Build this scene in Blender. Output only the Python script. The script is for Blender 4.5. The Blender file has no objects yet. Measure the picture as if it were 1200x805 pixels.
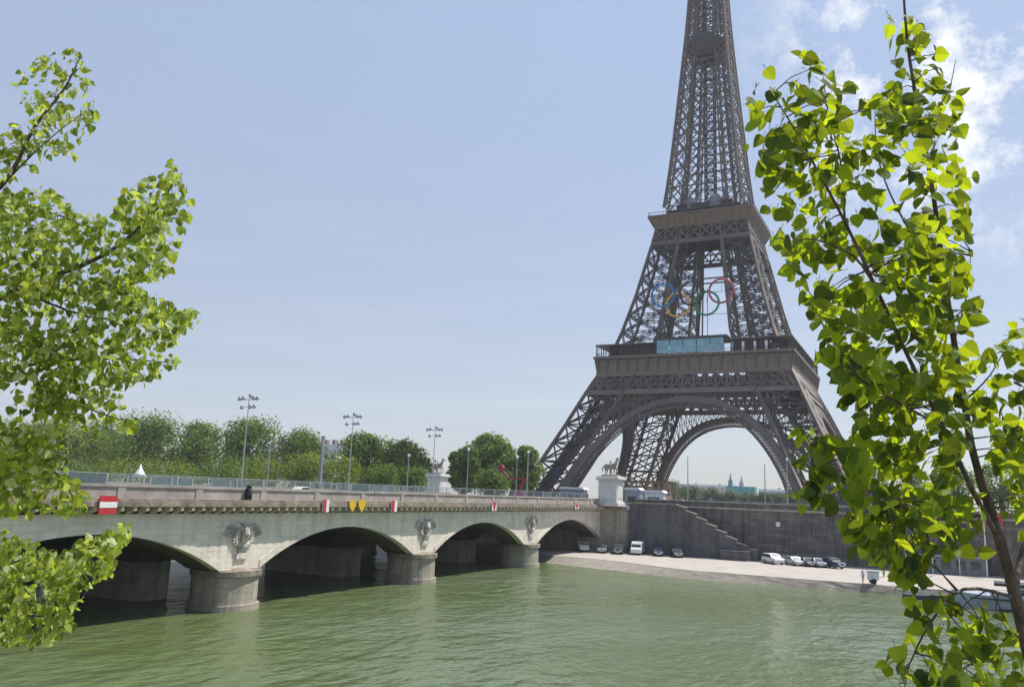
import bpy, bmesh, math, random
from mathutils import Vector, Matrix, noise
R = math.radians
random.seed(7)
scene = bpy.context.scene
COL = scene.collection

# ---------------------------------------------------------------- camera
CAM = Vector((74.349, -318.712, 7.086))
YAW, PITCH, ROLL = 0.472973, 0.180375, -0.036734
FPX = 958.49                                  # focal length in pixels of a 1200 px wide frame
_F = Vector((-math.sin(YAW)*math.cos(PITCH), math.cos(YAW)*math.cos(PITCH), math.sin(PITCH)))
_R = Vector((math.cos(YAW), math.sin(YAW), 0)); _U = _R.cross(_F)
_c, _s = math.cos(ROLL), math.sin(ROLL)
CR = _R*_c - _U*_s; CU = _R*_s + _U*_c
cam_data = bpy.data.cameras.new('camera'); cam = bpy.data.objects.new('camera', cam_data); COL.objects.link(cam)
cam_data.sensor_width = 36; cam_data.lens = FPX/1200*36
cam_data.clip_start = 0.1; cam_data.clip_end = 20000
cam.matrix_world = Matrix(((CR.x, CU.x, -_F.x, CAM.x), (CR.y, CU.y, -_F.y, CAM.y), (CR.z, CU.z, -_F.z, CAM.z), (0, 0, 0, 1)))
scene.camera = cam
def ray(u, v):
    return _F + CR*((u-600)/FPX) + CU*((402.5-v)/FPX)
def at(u, v, depth):
    """point seen at photo pixel (u, v), depth metres along the view axis"""
    return CAM + ray(u, v)*depth
def aty(u, v, y):
    d = ray(u, v); return CAM + d*((y-CAM.y)/d.y)
def atz(u, v, z):
    d = ray(u, v); return CAM + d*((z-CAM.z)/d.z)

# ---------------------------------------------------------------- light
SUN_EL, SUN_AZ = R(60), R(53)                 # azimuth measured from +X towards +Y
sd = Vector((math.cos(SUN_EL)*math.cos(SUN_AZ), math.cos(SUN_EL)*math.sin(SUN_AZ), math.sin(SUN_EL)))
sl = bpy.data.lights.new('sun', 'SUN'); sl.energy = 3.7; sl.angle = R(0.5); sl.color = (1, .95, .87)
sun = bpy.data.objects.new('sun', sl); COL.objects.link(sun)
sun.rotation_euler = (-sd).to_track_quat('-Z', 'Y').to_euler()
scene.view_settings.view_transform = 'Standard'; scene.view_settings.look = 'None'
scene.view_settings.exposure = 0.85; scene.view_settings.gamma = 1
scene.view_settings.use_curve_mapping = False

world = bpy.data.worlds.new('World'); scene.world = world; world.use_nodes = True
nt = world.node_tree; N = nt.nodes; L = nt.links; N.clear()
def nd(t, **k):
    n = N.new(t)
    for a, b in k.items(): setattr(n, a, b)
    return n
sky = nd('ShaderNodeTexSky', sky_type='NISHITA', sun_disc=False)
sky.sun_elevation = SUN_EL; sky.sun_rotation = math.pi/2 - SUN_AZ
sky.altitude = 0; sky.air_density = 1.15; sky.dust_density = .35; sky.ozone_density = 2.6
tc = nd('ShaderNodeTexCoord')
sep = nd('ShaderNodeSeparateXYZ'); L.new(tc.outputs['Generated'], sep.inputs[0])
mx = nd('ShaderNodeMath', operation='MAXIMUM'); L.new(sep.outputs[2], mx.inputs[0]); mx.inputs[1].default_value = .06
dv = nd('ShaderNodeVectorMath', operation='DIVIDE'); L.new(tc.outputs['Generated'], dv.inputs[0])
cmb = nd('ShaderNodeCombineXYZ')
for i in range(3): L.new(mx.outputs[0], cmb.inputs[i])
L.new(cmb.outputs[0], dv.inputs[1])
n1 = nd('ShaderNodeTexNoise'); n1.inputs['Scale'].default_value = 15; n1.inputs['Detail'].default_value = 9; n1.inputs['Roughness'].default_value = .68
L.new(tc.outputs['Generated'], n1.inputs['Vector'])
r1 = nd('ShaderNodeValToRGB'); r1.color_ramp.elements[0].position = .47; r1.color_ramp.elements[1].position = .62
L.new(n1.outputs[0], r1.inputs[0])
# big patches: clouds only gather towards one part of the sky
dotn = nd('ShaderNodeVectorMath', operation='DOT_PRODUCT'); L.new(tc.outputs['Generated'], dotn.inputs[0])
cdir = ray(1130, 75).normalized(); dotn.inputs[1].default_value = cdir
r2 = nd('ShaderNodeMapRange'); r2.inputs['From Min'].default_value = .972; r2.inputs['From Max'].default_value = .999; r2.clamp = True
L.new(dotn.outputs['Value'], r2.inputs['Value'])
m1 = nd('ShaderNodeMath', operation='MULTIPLY'); L.new(r1.outputs[0], m1.inputs[0]); L.new(r2.outputs[0], m1.inputs[1])
# thin veils low over the horizon
sc2 = nd('ShaderNodeVectorMath', operation='MULTIPLY'); L.new(tc.outputs['Generated'], sc2.inputs[0]); sc2.inputs[1].default_value = (1.5, 1.5, 16)
n2 = nd('ShaderNodeTexNoise'); n2.inputs['Scale'].default_value = 2.2; n2.inputs['Detail'].default_value = 6; L.new(sc2.outputs[0], n2.inputs['Vector'])
r3 = nd('ShaderNodeMapRange'); r3.inputs['From Min'].default_value = .42; r3.inputs['From Max'].default_value = .75; L.new(n2.outputs[0], r3.inputs['Value'])
r4 = nd('ShaderNodeMapRange'); r4.inputs['From Min'].default_value = .42; r4.inputs['From Max'].default_value = .05; r4.inputs['To Max'].default_value = .16; L.new(sep.outputs[2], r4.inputs['Value'])
m2 = nd('ShaderNodeMath', operation='MULTIPLY'); L.new(r3.outputs[0], m2.inputs[0]); L.new(r4.outputs[0], m2.inputs[1])
ad = nd('ShaderNodeMath', operation='ADD', use_clamp=True); L.new(m1.outputs[0], ad.inputs[0]); L.new(m2.outputs[0], ad.inputs[1])
mixc = nd('ShaderNodeMix', data_type='RGBA'); L.new(ad.outputs[0], mixc.inputs['Factor'])
veil = nd('ShaderNodeValToRGB'); L.new(sep.outputs[2], veil.inputs[0])
veil.color_ramp.elements[0].position = 0; veil.color_ramp.elements[0].color = (.262, .270, .325, 1)
veil.color_ramp.elements[1].position = .55; veil.color_ramp.elements[1].color = (.32, .385, .52, 1)
el = veil.color_ramp.elements.new(.16); el.color = (.295, .31, .385, 1)
vs = nd('ShaderNodeVectorMath', operation='SCALE'); L.new(veil.outputs[0], vs.inputs[0]); vs.inputs['Scale'].default_value = 10
mv = nd('ShaderNodeMix', data_type='RGBA'); mv.inputs['Factor'].default_value = .62; L.new(sky.outputs[0], mv.inputs['A']); L.new(vs.outputs[0], mv.inputs['B'])
L.new(mv.outputs['Result'], mixc.inputs['A']); mixc.inputs['B'].default_value = (6.7, 6.85, 7.0, 1)
bg = nd('ShaderNodeBackground'); bg.inputs['Strength'].default_value = .085
L.new(mixc.outputs['Result'], bg.inputs['Color'])
wo = nd('ShaderNodeOutputWorld'); L.new(bg.outputs[0], wo.inputs[0])

# ---------------------------------------------------------------- materials
def mat(name, col, rough=.8, metal=0, col2=None, scale=1.0, detail=6, bump=0, bscale=None, stretch=(1, 1, 1), spec=.5, rand=0, lo=.35, hi=.7):
    m = bpy.data.materials.new(name); m.use_nodes = True; t = m.node_tree; b = t.nodes['Principled BSDF']
    b.inputs['Roughness'].default_value = rough; b.inputs['Metallic'].default_value = metal
    b.inputs['Specular IOR Level'].default_value = spec
    tcn = t.nodes.new('ShaderNodeTexCoord'); mp = t.nodes.new('ShaderNodeMapping'); mp.inputs['Scale'].default_value = stretch
    t.links.new(tcn.outputs['Object'], mp.inputs[0])
    nz = t.nodes.new('ShaderNodeTexNoise'); nz.inputs['Scale'].default_value = scale; nz.inputs['Detail'].default_value = detail; nz.inputs['Roughness'].default_value = .62
    t.links.new(mp.outputs[0], nz.inputs['Vector'])
    if col2 is None: col2 = tuple(c*.72 for c in col)
    cr = t.nodes.new('ShaderNodeValToRGB'); cr.color_ramp.elements[0].position = lo; cr.color_ramp.elements[1].position = hi
    cr.color_ramp.elements[0].color = (*col2, 1); cr.color_ramp.elements[1].color = (*col, 1)
    t.links.new(nz.outputs[0], cr.inputs[0]); out = cr.outputs[0]
    if rand:
        oi = t.nodes.new('ShaderNodeObjectInfo'); hs = t.nodes.new('ShaderNodeHueSaturation')
        mr = t.nodes.new('ShaderNodeMapRange'); mr.inputs['To Min'].default_value = 1-rand; mr.inputs['To Max'].default_value = 1+rand
        t.links.new(oi.outputs['Random'], mr.inputs['Value']); t.links.new(mr.outputs[0], hs.inputs['Value'])
        t.links.new(out, hs.inputs['Color']); out = hs.outputs[0]
    t.links.new(out, b.inputs['Base Color'])
    if bump:
        n2_ = t.nodes.new('ShaderNodeTexNoise'); n2_.inputs['Scale'].default_value = bscale or scale*6; n2_.inputs['Detail'].default_value = 5
        t.links.new(tcn.outputs['Object'], n2_.inputs['Vector'])
        bp = t.nodes.new('ShaderNodeBump'); bp.inputs['Strength'].default_value = bump; bp.inputs['Distance'].default_value = .05
        t.links.new(n2_.outputs[0], bp.inputs['Height']); t.links.new(bp.outputs[0], b.inputs['Normal'])
    return m

def block_stone(name, col, col2, bw, bh, axis, mortar=.6, grime=(.08, .07, .06), grime_amt=.6, scale=.35, rough=.9):
    """coursed ashlar: brick pattern on the wall's own plane, noise weathering, vertical streaks"""
    m = bpy.data.materials.new(name); m.use_nodes = True; t = m.node_tree; n = t.nodes; l = t.links; b = n['Principled BSDF']
    b.inputs['Roughness'].default_value = rough; b.inputs['Specular IOR Level'].default_value = .25
    tcn = n.new('ShaderNodeTexCoord'); sp = n.new('ShaderNodeSeparateXYZ'); l.new(tcn.outputs['Object'], sp.inputs[0])
    cb = n.new('ShaderNodeCombineXYZ')
    if axis == 'xy':
        a = n.new('ShaderNodeMath'); a.operation = 'ADD'; l.new(sp.outputs[0], a.inputs[0]); l.new(sp.outputs[1], a.inputs[1]); l.new(a.outputs[0], cb.inputs[0])
    else: l.new(sp.outputs[0 if axis == 'x' else 1], cb.inputs[0])
    l.new(sp.outputs[2], cb.inputs[1])
    br = n.new('ShaderNodeTexBrick'); br.inputs['Scale'].default_value = 1; br.inputs['Brick Width'].default_value = bw; br.inputs['Row Height'].default_value = bh
    br.inputs['Mortar Size'].default_value = .018; br.inputs['Mortar Smooth'].default_value = .3
    br.inputs['Color1'].default_value = (*col, 1); br.inputs['Color2'].default_value = (*col2, 1); br.inputs['Mortar'].default_value = (*[c*mortar for c in col2], 1)
    l.new(cb.outputs[0], br.inputs['Vector'])
    nz = n.new('ShaderNodeTexNoise'); nz.inputs['Scale'].default_value = scale; nz.inputs['Detail'].default_value = 8; nz.inputs['Roughness'].default_value = .65; l.new(tcn.outputs['Object'], nz.inputs['Vector'])
    mp = n.new('ShaderNodeMapping'); mp.inputs['Scale'].default_value = (1.1, 1.1, .08); l.new(tcn.outputs['Object'], mp.inputs[0])
    nv = n.new('ShaderNodeTexNoise'); nv.inputs['Scale'].default_value = 1; nv.inputs['Detail'].default_value = 6; l.new(mp.outputs[0], nv.inputs['Vector'])
    mu = n.new('ShaderNodeMath'); mu.operation = 'MULTIPLY'; l.new(nz.outputs[0], mu.inputs[0]); l.new(nv.outputs[0], mu.inputs[1])
    mr = n.new('ShaderNodeMapRange'); mr.inputs['From Min'].default_value = .2; mr.inputs['From Max'].default_value = .38; mr.inputs['To Max'].default_value = grime_amt; l.new(mu.outputs[0], mr.inputs['Value'])
    mi = n.new('ShaderNodeMix'); mi.data_type = 'RGBA'; l.new(mr.outputs[0], mi.inputs['Factor']); l.new(br.outputs[0], mi.inputs['A']); mi.inputs['B'].default_value = (*grime, 1)
    l.new(mi.outputs['Result'], b.inputs['Base Color'])
    bp = n.new('ShaderNodeBump'); bp.inputs['Strength'].default_value = .5; bp.inputs['Distance'].default_value = .03
    l.new(br.outputs['Fac'], bp.inputs['Height']); bp.invert = True
    l.new(bp.outputs[0], b.inputs['Normal'])
    return m

def leaf_mat(name, c1, c2, trans, tw=.45, scale=.35, rough=.45, rand=.12, pale=(.2, .25, .1), pale_n=0.0, lo=.6, hi=1.2):
    m = bpy.data.materials.new(name); m.use_nodes = True; t = m.node_tree; n = t.nodes; l = t.links; b = n['Principled BSDF']
    b.inputs['Roughness'].default_value = .62; b.inputs['Specular IOR Level'].default_value = .22
    at_ = n.new('ShaderNodeAttribute'); at_.attribute_name = 'tint'
    tcn = n.new('ShaderNodeTexCoord'); nz = n.new('ShaderNodeTexNoise'); nz.inputs['Scale'].default_value = scale; nz.inputs['Detail'].default_value = 3; l.new(tcn.outputs['Object'], nz.inputs['Vector'])
    ad_ = n.new('ShaderNodeMath'); ad_.operation = 'ADD'; l.new(at_.outputs['Fac'], ad_.inputs[0]); l.new(nz.outputs[0], ad_.inputs[1])
    mr = n.new('ShaderNodeMapRange'); mr.inputs['From Min'].default_value = .45; mr.inputs['From Max'].default_value = 1.45; l.new(ad_.outputs[0], mr.inputs['Value'])
    mi = n.new('ShaderNodeMix'); mi.data_type = 'RGBA'; mi.inputs['A'].default_value = (*c1, 1); mi.inputs['B'].default_value = (*c2, 1); l.new(mr.outputs[0], mi.inputs['Factor'])
    oi = n.new('ShaderNodeObjectInfo'); hs = n.new('ShaderNodeHueSaturation'); m3 = n.new('ShaderNodeMapRange'); m3.inputs['To Min'].default_value = 1-rand; m3.inputs['To Max'].default_value = 1+rand
    gt = n.new('ShaderNodeMath'); gt.operation = 'GREATER_THAN'; gt.inputs[1].default_value = 1-pale_n; l.new(at_.outputs['Fac'], gt.inputs[0])
    mpale = n.new('ShaderNodeMix'); mpale.data_type = 'RGBA'; l.new(gt.outputs[0], mpale.inputs['Factor']); l.new(mi.outputs['Result'], mpale.inputs['A']); mpale.inputs['B'].default_value = (*pale, 1)
    l.new(oi.outputs['Random'], m3.inputs['Value']); l.new(m3.outputs[0], hs.inputs['Value']); l.new(mpale.outputs['Result'], hs.inputs['Color'])
    l.new(hs.outputs[0], b.inputs['Base Color'])
    tr = n.new('ShaderNodeBsdfTranslucent'); mt = n.new('ShaderNodeMix'); mt.data_type = 'RGBA'; mt.blend_type = 'MULTIPLY'; mt.inputs['Factor'].default_value = 1
    bright = n.new('ShaderNodeMapRange'); bright.inputs['To Min'].default_value = lo; bright.inputs['To Max'].default_value = hi; l.new(at_.outputs['Fac'], bright.inputs['Value'])
    cb = n.new('ShaderNodeCombineColor')
    for i in range(3): l.new(bright.outputs[0], cb.inputs[i])
    mt.inputs['A'].default_value = (*trans, 1); l.new(cb.outputs[0], mt.inputs['B']); l.new(mt.outputs['Result'], tr.inputs['Color'])
    ms = n.new('ShaderNodeMixShader'); ms.inputs[0].default_value = tw
    l.new(b.outputs[0], ms.inputs[1]); l.new(tr.outputs[0], ms.inputs[2]); l.new(ms.outputs[0], n['Material Output'].inputs['Surface'])
    return m

M = {}
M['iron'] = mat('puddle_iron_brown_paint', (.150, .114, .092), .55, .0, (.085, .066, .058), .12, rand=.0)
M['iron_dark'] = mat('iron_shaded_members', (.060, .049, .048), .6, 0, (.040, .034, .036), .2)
M['iron_light'] = mat('iron_frieze_paint', (.185, .142, .108), .55, 0, (.135, .104, .082), .5)
M['spandrel'] = block_stone('bridge_limestone', (.76, .70, .60), (.68, .63, .54), 1.5, .52, 'y', .84, (.33, .30, .25), .4)
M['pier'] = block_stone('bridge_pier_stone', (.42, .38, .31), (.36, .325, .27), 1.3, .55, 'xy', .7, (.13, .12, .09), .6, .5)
M['pierdark'] = mat('tower_footing_stone', (.17, .145, .115), .9, 0, (.09, .078, .065), .6, 8)
M['cornice'] = mat('weathered_cornice', (.34, .29, .225), .9, 0, (.14, .12, .095), 1.1, 8, .4, 6)
M['parapet'] = mat('parapet_stone', (.42, .38, .34), .9, 0, (.25, .22, .2), .7, 8, .2, 6)
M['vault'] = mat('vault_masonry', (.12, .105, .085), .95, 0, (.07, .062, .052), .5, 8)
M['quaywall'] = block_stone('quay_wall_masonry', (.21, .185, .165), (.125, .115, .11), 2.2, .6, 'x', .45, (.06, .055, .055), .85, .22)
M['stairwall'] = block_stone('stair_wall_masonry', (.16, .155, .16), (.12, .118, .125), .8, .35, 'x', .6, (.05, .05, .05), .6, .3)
M['modillion'] = mat('sunlit_modillion_stone', (.62, .55, .44), .9, 0, (.42, .37, .29), 1.2, 6)  # paler stone: sunlight painted onto brackets that the cornice overshadows
M['gap_shade'] = mat('bracket_gap_shade', (.045, .038, .032), .95, 0, (.025, .022, .019), 1.5, 8)  # near-black colour paints the shade in the gaps between modillions
M['coping'] = mat('coping_stone', (.5, .46, .4), .9, 0, (.3, .28, .24), .8, 8)
M['quay'] = mat('pale_quay_paving', (.40, .365, .325), .92, 0, (.32, .29, .255), .35, 8, .15, 3)
M['bank'] = mat('quay_bank_stone', (.29, .265, .225), .95, 0, (.19, .17, .14), .9, 8, .5, 2.5, (1, 1, 3))
M['algae'] = mat('algae_stained_stone', (.10, .095, .03), .8, 0, (.03, .028, .018), .25, 5, .4, 3)
M['asphalt'] = mat('asphalt', (.07, .07, .072), .9, 0, (.05, .05, .05), .6, 8)
M['gravel'] = mat('pale_esplanade_gravel', (.34, .32, .28), .95, 0, (.24, .22, .19), .2, 8)
M['grass'] = mat('lawn', (.075, .11, .035), .95, 0, (.05, .075, .025), .4, 8)
M['pedestal'] = mat('white_pedestal_stone', (.66, .65, .64), .8, 0, (.5, .49, .49), .8, 8)
M['statue'] = mat('weathered_statue_stone', (.42, .36, .30), .9, 0, (.24, .21, .18), 2.0, 8)
M['relief'] = mat('stained_relief_stone', (.64, .60, .53), .9, 0, (.34, .325, .29), 1.6, 8, lo=.42, hi=.62)
M['steel'] = mat('galvanised_steel', (.45, .48, .5), .4, .6, (.35, .37, .39), 3)
M['palesteel'] = mat('pale_grey_barrier_paint', (.36, .40, .42), .5, .1, (.28, .32, .34), 3)
M['mesh'] = mat('dark_green_netting', (.10, .15, .15), .8, 0, (.07, .11, .11), 2)
M['darkpaint'] = mat('dark_grey_paint', (.07, .075, .08), .5, .2, (.05, .05, .055), 3)
M['red'] = mat('red_paint', (.55, .03, .035), .5, 0, (.42, .02, .03), 3)
M['magenta'] = mat('crimson_paint', (.30, .03, .07), .5, 0, (.2, .02, .04), 3)
M['white'] = mat('white_paint', (.78, .78, .78), .45, 0, (.68, .68, .68), 3)
M['yellow'] = mat('yellow_paint', (.72, .46, .015), .5, 0, (.6, .36, .01), 3)
M['black'] = mat('black_rubber', (.02, .02, .022), .7, 0, (.015, .015, .015), 3)
M['glass'] = mat('dark_window_glass', (.03, .04, .05), .08, 0, (.02, .03, .035), 1, spec=.8)
M['screen'] = mat('pale_blue_glazing', (.22, .42, .52), .2, 0, (.12, .28, .38), .3, spec=.8)
M['tent'] = mat('white_canvas', (.74, .76, .8), .8, 0, (.62, .65, .7), 1)
M['blueh'] = mat('blue_grey_cladding', (.30, .38, .46), .5, 0, (.24, .31, .38), .1)
M['teal'] = mat('teal_scaffold_netting', (.08, .32, .32), .8, 0, (.05, .22, .23), .3)
M['cream'] = mat('cream_facade', (.55, .5, .42), .9, 0, (.45, .41, .35), .1)
M['zinc'] = mat('zinc_roof', (.28, .31, .35), .6, .1, (.2, .22, .26), .3)
M['bark'] = mat('young_poplar_bark', (.15, .12, .095), .9, 0, (.05, .04, .03), 22, 6, .7, 40, (1, 1, .4))
M['barkfar'] = mat('tree_bark', (.09, .075, .06), .95, 0, (.05, .04, .03), 2, 6)
M['leafR'] = leaf_mat('poplar_leaf', (.012, .052, .024), (.075, .16, .02), (.52, .62, .015), .44, 3, .32, lo=.3, hi=1.45)
M['leafL'] = leaf_mat('maple_leaf', (.06, .13, .022), (.27, .34, .05), (.52, .62, .05), .42, 1.2, lo=.4, hi=1.35, pale=(.42, .45, .26), pale_n=.18)
M['crown'] = leaf_mat('broad_crown_foliage', (.035, .078, .018), (.15, .21, .035), (.22, .34, .03), .36, .16)
M['crownlt'] = leaf_mat('light_crown_foliage', (.08, .13, .014), (.23, .29, .025), (.26, .36, .03), .32, .25)
M['crownfar'] = leaf_mat('distant_foliage', (.06, .09, .035), (.13, .16, .06), (.15, .2, .05), .25, .1)
for nm, c in (('ring_blue', (.02, .18, .5)), ('ring_yellow', (.75, .42, .06)), ('ring_black', (.04, .045, .05)), ('ring_green', (.03, .30, .14)), ('ring_red', (.42, .10, .15)),
              ('carwhite', (.72, .73, .74)), ('carsilver', (.42, .45, .48)), ('cardark', (.04, .045, .055)), ('carblue', (.03, .05, .1)), ('carred', (.5, .04, .03)), ('cargrey', (.16, .18, .2)),
              ('skin', (.45, .28, .2)), ('hair', (.04, .03, .025)), ('bronze', (.28, .17, .08)), ('clothblue', (.04, .08, .22)), ('clothwhite', (.7, .7, .72)), ('clothdark', (.03, .03, .04)),
              ('clothlilac', (.3, .28, .42)), ('clothred', (.45, .06, .06)), ('hull', (.38, .46, .54)), ('deckwood', (.3, .22, .15))):
    M[nm] = mat(nm, c, .35 if nm.startswith('car') or nm == 'hull' else .75, 0, tuple(x*.85 for x in c), 2, spec=.6 if nm.startswith('car') else .4)

def water_mat():
    m = bpy.data.materials.new('river_water'); m.use_nodes = True; t = m.node_tree; n = t.nodes; l = t.links; b = n['Principled BSDF']
    b.inputs['Roughness'].default_value = .12; b.inputs['IOR'].default_value = 1.33
    tcn = n.new('ShaderNodeTexCoord')
    nz = n.new('ShaderNodeTexNoise'); nz.inputs['Scale'].default_value = .035; nz.inputs['Detail'].default_value = 5; l.new(tcn.outputs['Object'], nz.inputs['Vector'])
    cr = n.new('ShaderNodeValToRGB'); cr.color_ramp.elements[0].position = .35; cr.color_ramp.elements[1].position = .65
    cr.color_ramp.elements[0].color = (.088, .120, .040, 1); cr.color_ramp.elements[1].color = (.120, .155, .085, 1)
    l.new(nz.outputs[0], cr.inputs[0]); l.new(cr.outputs[0], b.inputs['Base Color'])
    def wave(sx, sy, rot, sc, det):
        mp = n.new('ShaderNodeMapping'); mp.inputs['Scale'].default_value = (sx, sy, 1); mp.inputs['Rotation'].default_value = (0, 0, rot); l.new(tcn.outputs['Object'], mp.inputs[0])
        w = n.new('ShaderNodeTexNoise'); w.inputs['Scale'].default_value = sc; w.inputs['Detail'].default_value = det; w.inputs['Roughness'].default_value = .6; l.new(mp.outputs[0], w.inputs['Vector']); return w
    w1 = wave(1, .55, .5, .9, 4); w2 = wave(1, .7, -.3, .22, 3)
    bp1 = n.new('ShaderNodeBump'); bp1.inputs['Strength'].default_value = .75; bp1.inputs['Distance'].default_value = .45; l.new(w1.outputs[0], bp1.inputs['Height'])
    bp2 = n.new('ShaderNodeBump'); bp2.inputs['Strength'].default_value = .75; bp2.inputs['Distance'].default_value = 1.1; l.new(w2.outputs[0], bp2.inputs['Height']); l.new(bp1.outputs[0], bp2.inputs['Normal'])
    wp = wave(.5, 1.2, .35, .03, 4); wr = n.new('ShaderNodeMapRange'); wr.inputs['From Min'].default_value = .38; wr.inputs['From Max'].default_value = .62; wr.inputs['To Min'].default_value = .35; wr.inputs['To Max'].default_value = 1.0
    l.new(wp.outputs[0], wr.inputs['Value']); l.new(wr.outputs[0], bp1.inputs['Strength'])
    l.new(bp2.outputs[0], b.inputs['Normal'])
    return m
M['water'] = water_mat()

# ---------------------------------------------------------------- helpers
def tag(o, label=None, cat=None, group=None, kind=None):
    if label: o['label'] = label
    if cat: o['category'] = cat
    if group: o['group'] = group
    if kind: o['kind'] = kind
    return o
def empty(name, loc=(0, 0, 0), rz=0):
    o = bpy.data.objects.new(name, None); o.location = loc; o.rotation_euler = (0, 0, rz); o.empty_display_size = .3; COL.objects.link(o); return o
class MB:
    def __init__(s): s.v = []; s.f = []
    def quad(s, *p):
        i = len(s.v); s.v += [tuple(q) for q in p]; s.f.append(tuple(range(i, i+len(p)))); return s
    def box(s, x0, x1, y0, y1, z0, z1):
        i = len(s.v); s.v += [(x, y, z) for x in (x0, x1) for y in (y0, y1) for z in (z0, z1)]
        s.f += [tuple(i+k for k in f) for f in ((0, 1, 3, 2), (4, 6, 7, 5), (0, 4, 5, 1), (2, 3, 7, 6), (0, 2, 6, 4), (1, 5, 7, 3))]; return s
    def bar(s, a, b, w, h=None, up=(0, 0, 1)):
        a = Vector(a); b = Vector(b); d = b-a
        if d.length < 1e-6: return s
        d.normalize(); u = Vector(up)
        if abs(d.dot(u)) > .98: u = Vector((1, 0, 0))
        sdv = d.cross(u).normalized(); u = sdv.cross(d).normalized(); h = h or w
        i = len(s.v)
        for p in (a, b):
            for q in ((-1, -1), (1, -1), (1, 1), (-1, 1)): s.v.append(tuple(p + sdv*(q[0]*w/2) + u*(q[1]*h/2)))
        s.f += [(i, i+3, i+2, i+1), (i+4, i+5, i+6, i+7)] + [(i+k, i+(k+1) % 4, i+4+(k+1) % 4, i+4+k) for k in range(4)]; return s
    def tube(s, pts, rad, n=8, cap=True):
        pts = [Vector(p) for p in pts]; rad = rad if isinstance(rad, (list, tuple)) else [rad]*len(pts)
        i0 = len(s.v); prev = None
        for k, p in enumerate(pts):
            d = (pts[min(k+1, len(pts)-1)] - pts[max(k-1, 0)]).normalized()
            if prev is None:
                u = Vector((0, 0, 1)) if abs(d.z) < .9 else Vector((1, 0, 0)); a = d.cross(u).normalized()
            else: a = (prev - d*prev.dot(d)).normalized()
            prev = a; b = d.cross(a)
            for j in range(n):
                t = 2*math.pi*j/n; s.v.append(tuple(p + (a*math.cos(t) + b*math.sin(t))*rad[k]))
        for k in range(len(pts)-1):
            for j in range(n):
                s.f.append((i0+k*n+j, i0+k*n+(j+1) % n, i0+(k+1)*n+(j+1) % n, i0+(k+1)*n+j))
        if cap: s.f += [tuple(i0+j for j in range(n))[::-1], tuple(i0+(len(pts)-1)*n+j for j in range(n))]
        return s
    def lathe(s, prof, c=(0, 0, 0), n=16):
        i0 = len(s.v)
        for r, z in prof:
            for j in range(n):
                t = 2*math.pi*j/n; s.v.append((c[0]+r*math.cos(t), c[1]+r*math.sin(t), c[2]+z))
        for k in range(len(prof)-1):
            for j in range(n): s.f.append((i0+k*n+j, i0+k*n+(j+1) % n, i0+(k+1)*n+(j+1) % n, i0+(k+1)*n+j))
        s.f += [tuple(i0+j for j in range(n))[::-1], tuple(i0+(len(prof)-1)*n+j for j in range(n))]; return s
    def prism(s, poly, ax, a, b):
        """poly: list of 2-tuples in the plane normal to axis ax, extruded a..b"""
        i = len(s.v); n = len(poly)
        for t in (a, b):
            for p in poly:
                q = list(p); q.insert(ax, t); s.v.append(tuple(q))
        s.f += [tuple(i+k for k in range(n)), tuple(i+n+k for k in range(n))[::-1]] + [(i+k, i+n+k, i+n+(k+1) % n, i+(k+1) % n) for k in range(n)]; return s
    def build(s, name, m, parent=None, smooth=False, bevel=0):
        me = bpy.data.meshes.new(name); me.from_pydata(s.v, [], s.f); me.materials.append(m)
        bm = bmesh.new(); bm.from_mesh(me); bmesh.ops.recalc_face_normals(bm, faces=bm.faces)
        if bevel: bmesh.ops.bevel(bm, geom=list(bm.edges), offset=bevel, segments=1, affect='EDGES')
        bm.to_mesh(me); bm.free()
        if smooth:
            for p in me.polygons: p.use_smooth = True
        o = bpy.data.objects.new(name, me); COL.objects.link(o)
        if parent is not None: o.parent = parent
        return o
def build_each(mb_, name, m, parent=None, f=None, **k):
    """one mesh object per connected piece"""
    par = list(range(len(mb_.v)))
    def find(a):
        while par[a] != a: par[a] = par[par[a]]; a = par[a]
        return a
    for q in mb_.f:
        for a in q[1:]: par[find(a)] = find(q[0])
    groups = {}
    for q in mb_.f: groups.setdefault(find(q[0]), []).append(q)
    out = []
    for g in groups.values():
        ids = sorted({a for q in g for a in q}); mp = {a: i for i, a in enumerate(ids)}
        p = MB(); p.v = [mb_.v[a] for a in ids]; p.f = [tuple(mp[a] for a in q) for q in g]
        out.append(f(p, name, m, parent, **k) if f else p.build(name, m, parent, **k))
    return out
def copy_tree(o, parent=None):
    c = o.copy(); COL.objects.link(c); c.parent = parent
    for ch in list(o.children): copy_tree(ch, c)
    return c
def interp(t, x):
    if x <= t[0][0]: return t[0][1]
    for (a, b), (c, d) in zip(t, t[1:]):
        if x <= c: return b + (d-b)*(x-a)/(c-a)
    return t[-1][1]

WATER = -4.25; QUAY = -3.2; PLAZA = 5.0
# ---------------------------------------------------------------- setting
o = MB().quad((-1500, -340, WATER), (1500, -340, WATER), (1500, -150, WATER), (-1500, -150, WATER)).build('river_water', M['water']); tag(o, kind='structure')
o = MB().box(-2400, 2400, -163.0, 2400, PLAZA-12, PLAZA).build('ground', M['gravel']); tag(o, kind='structure')
o = MB().box(-700, 700, -158, -138, PLAZA, PLAZA+.03).build('road', M['asphalt']); tag(o, kind='structure')
o = MB().box(-1500, 1500, -900, -319.4, -9, 5.3).build('near_bank_promenade', M['gravel']); tag(o, kind='structure')
o = MB().box(-1500, 1500, -319.4, -311.5, -9, -3.2).build('near_bank_quay', M['quay']); tag(o, kind='structure')
o = MB().box(-60, 60, 70, 1200, PLAZA, PLAZA+.05).build('lawn', M['grass']); tag(o, kind='structure')

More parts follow.
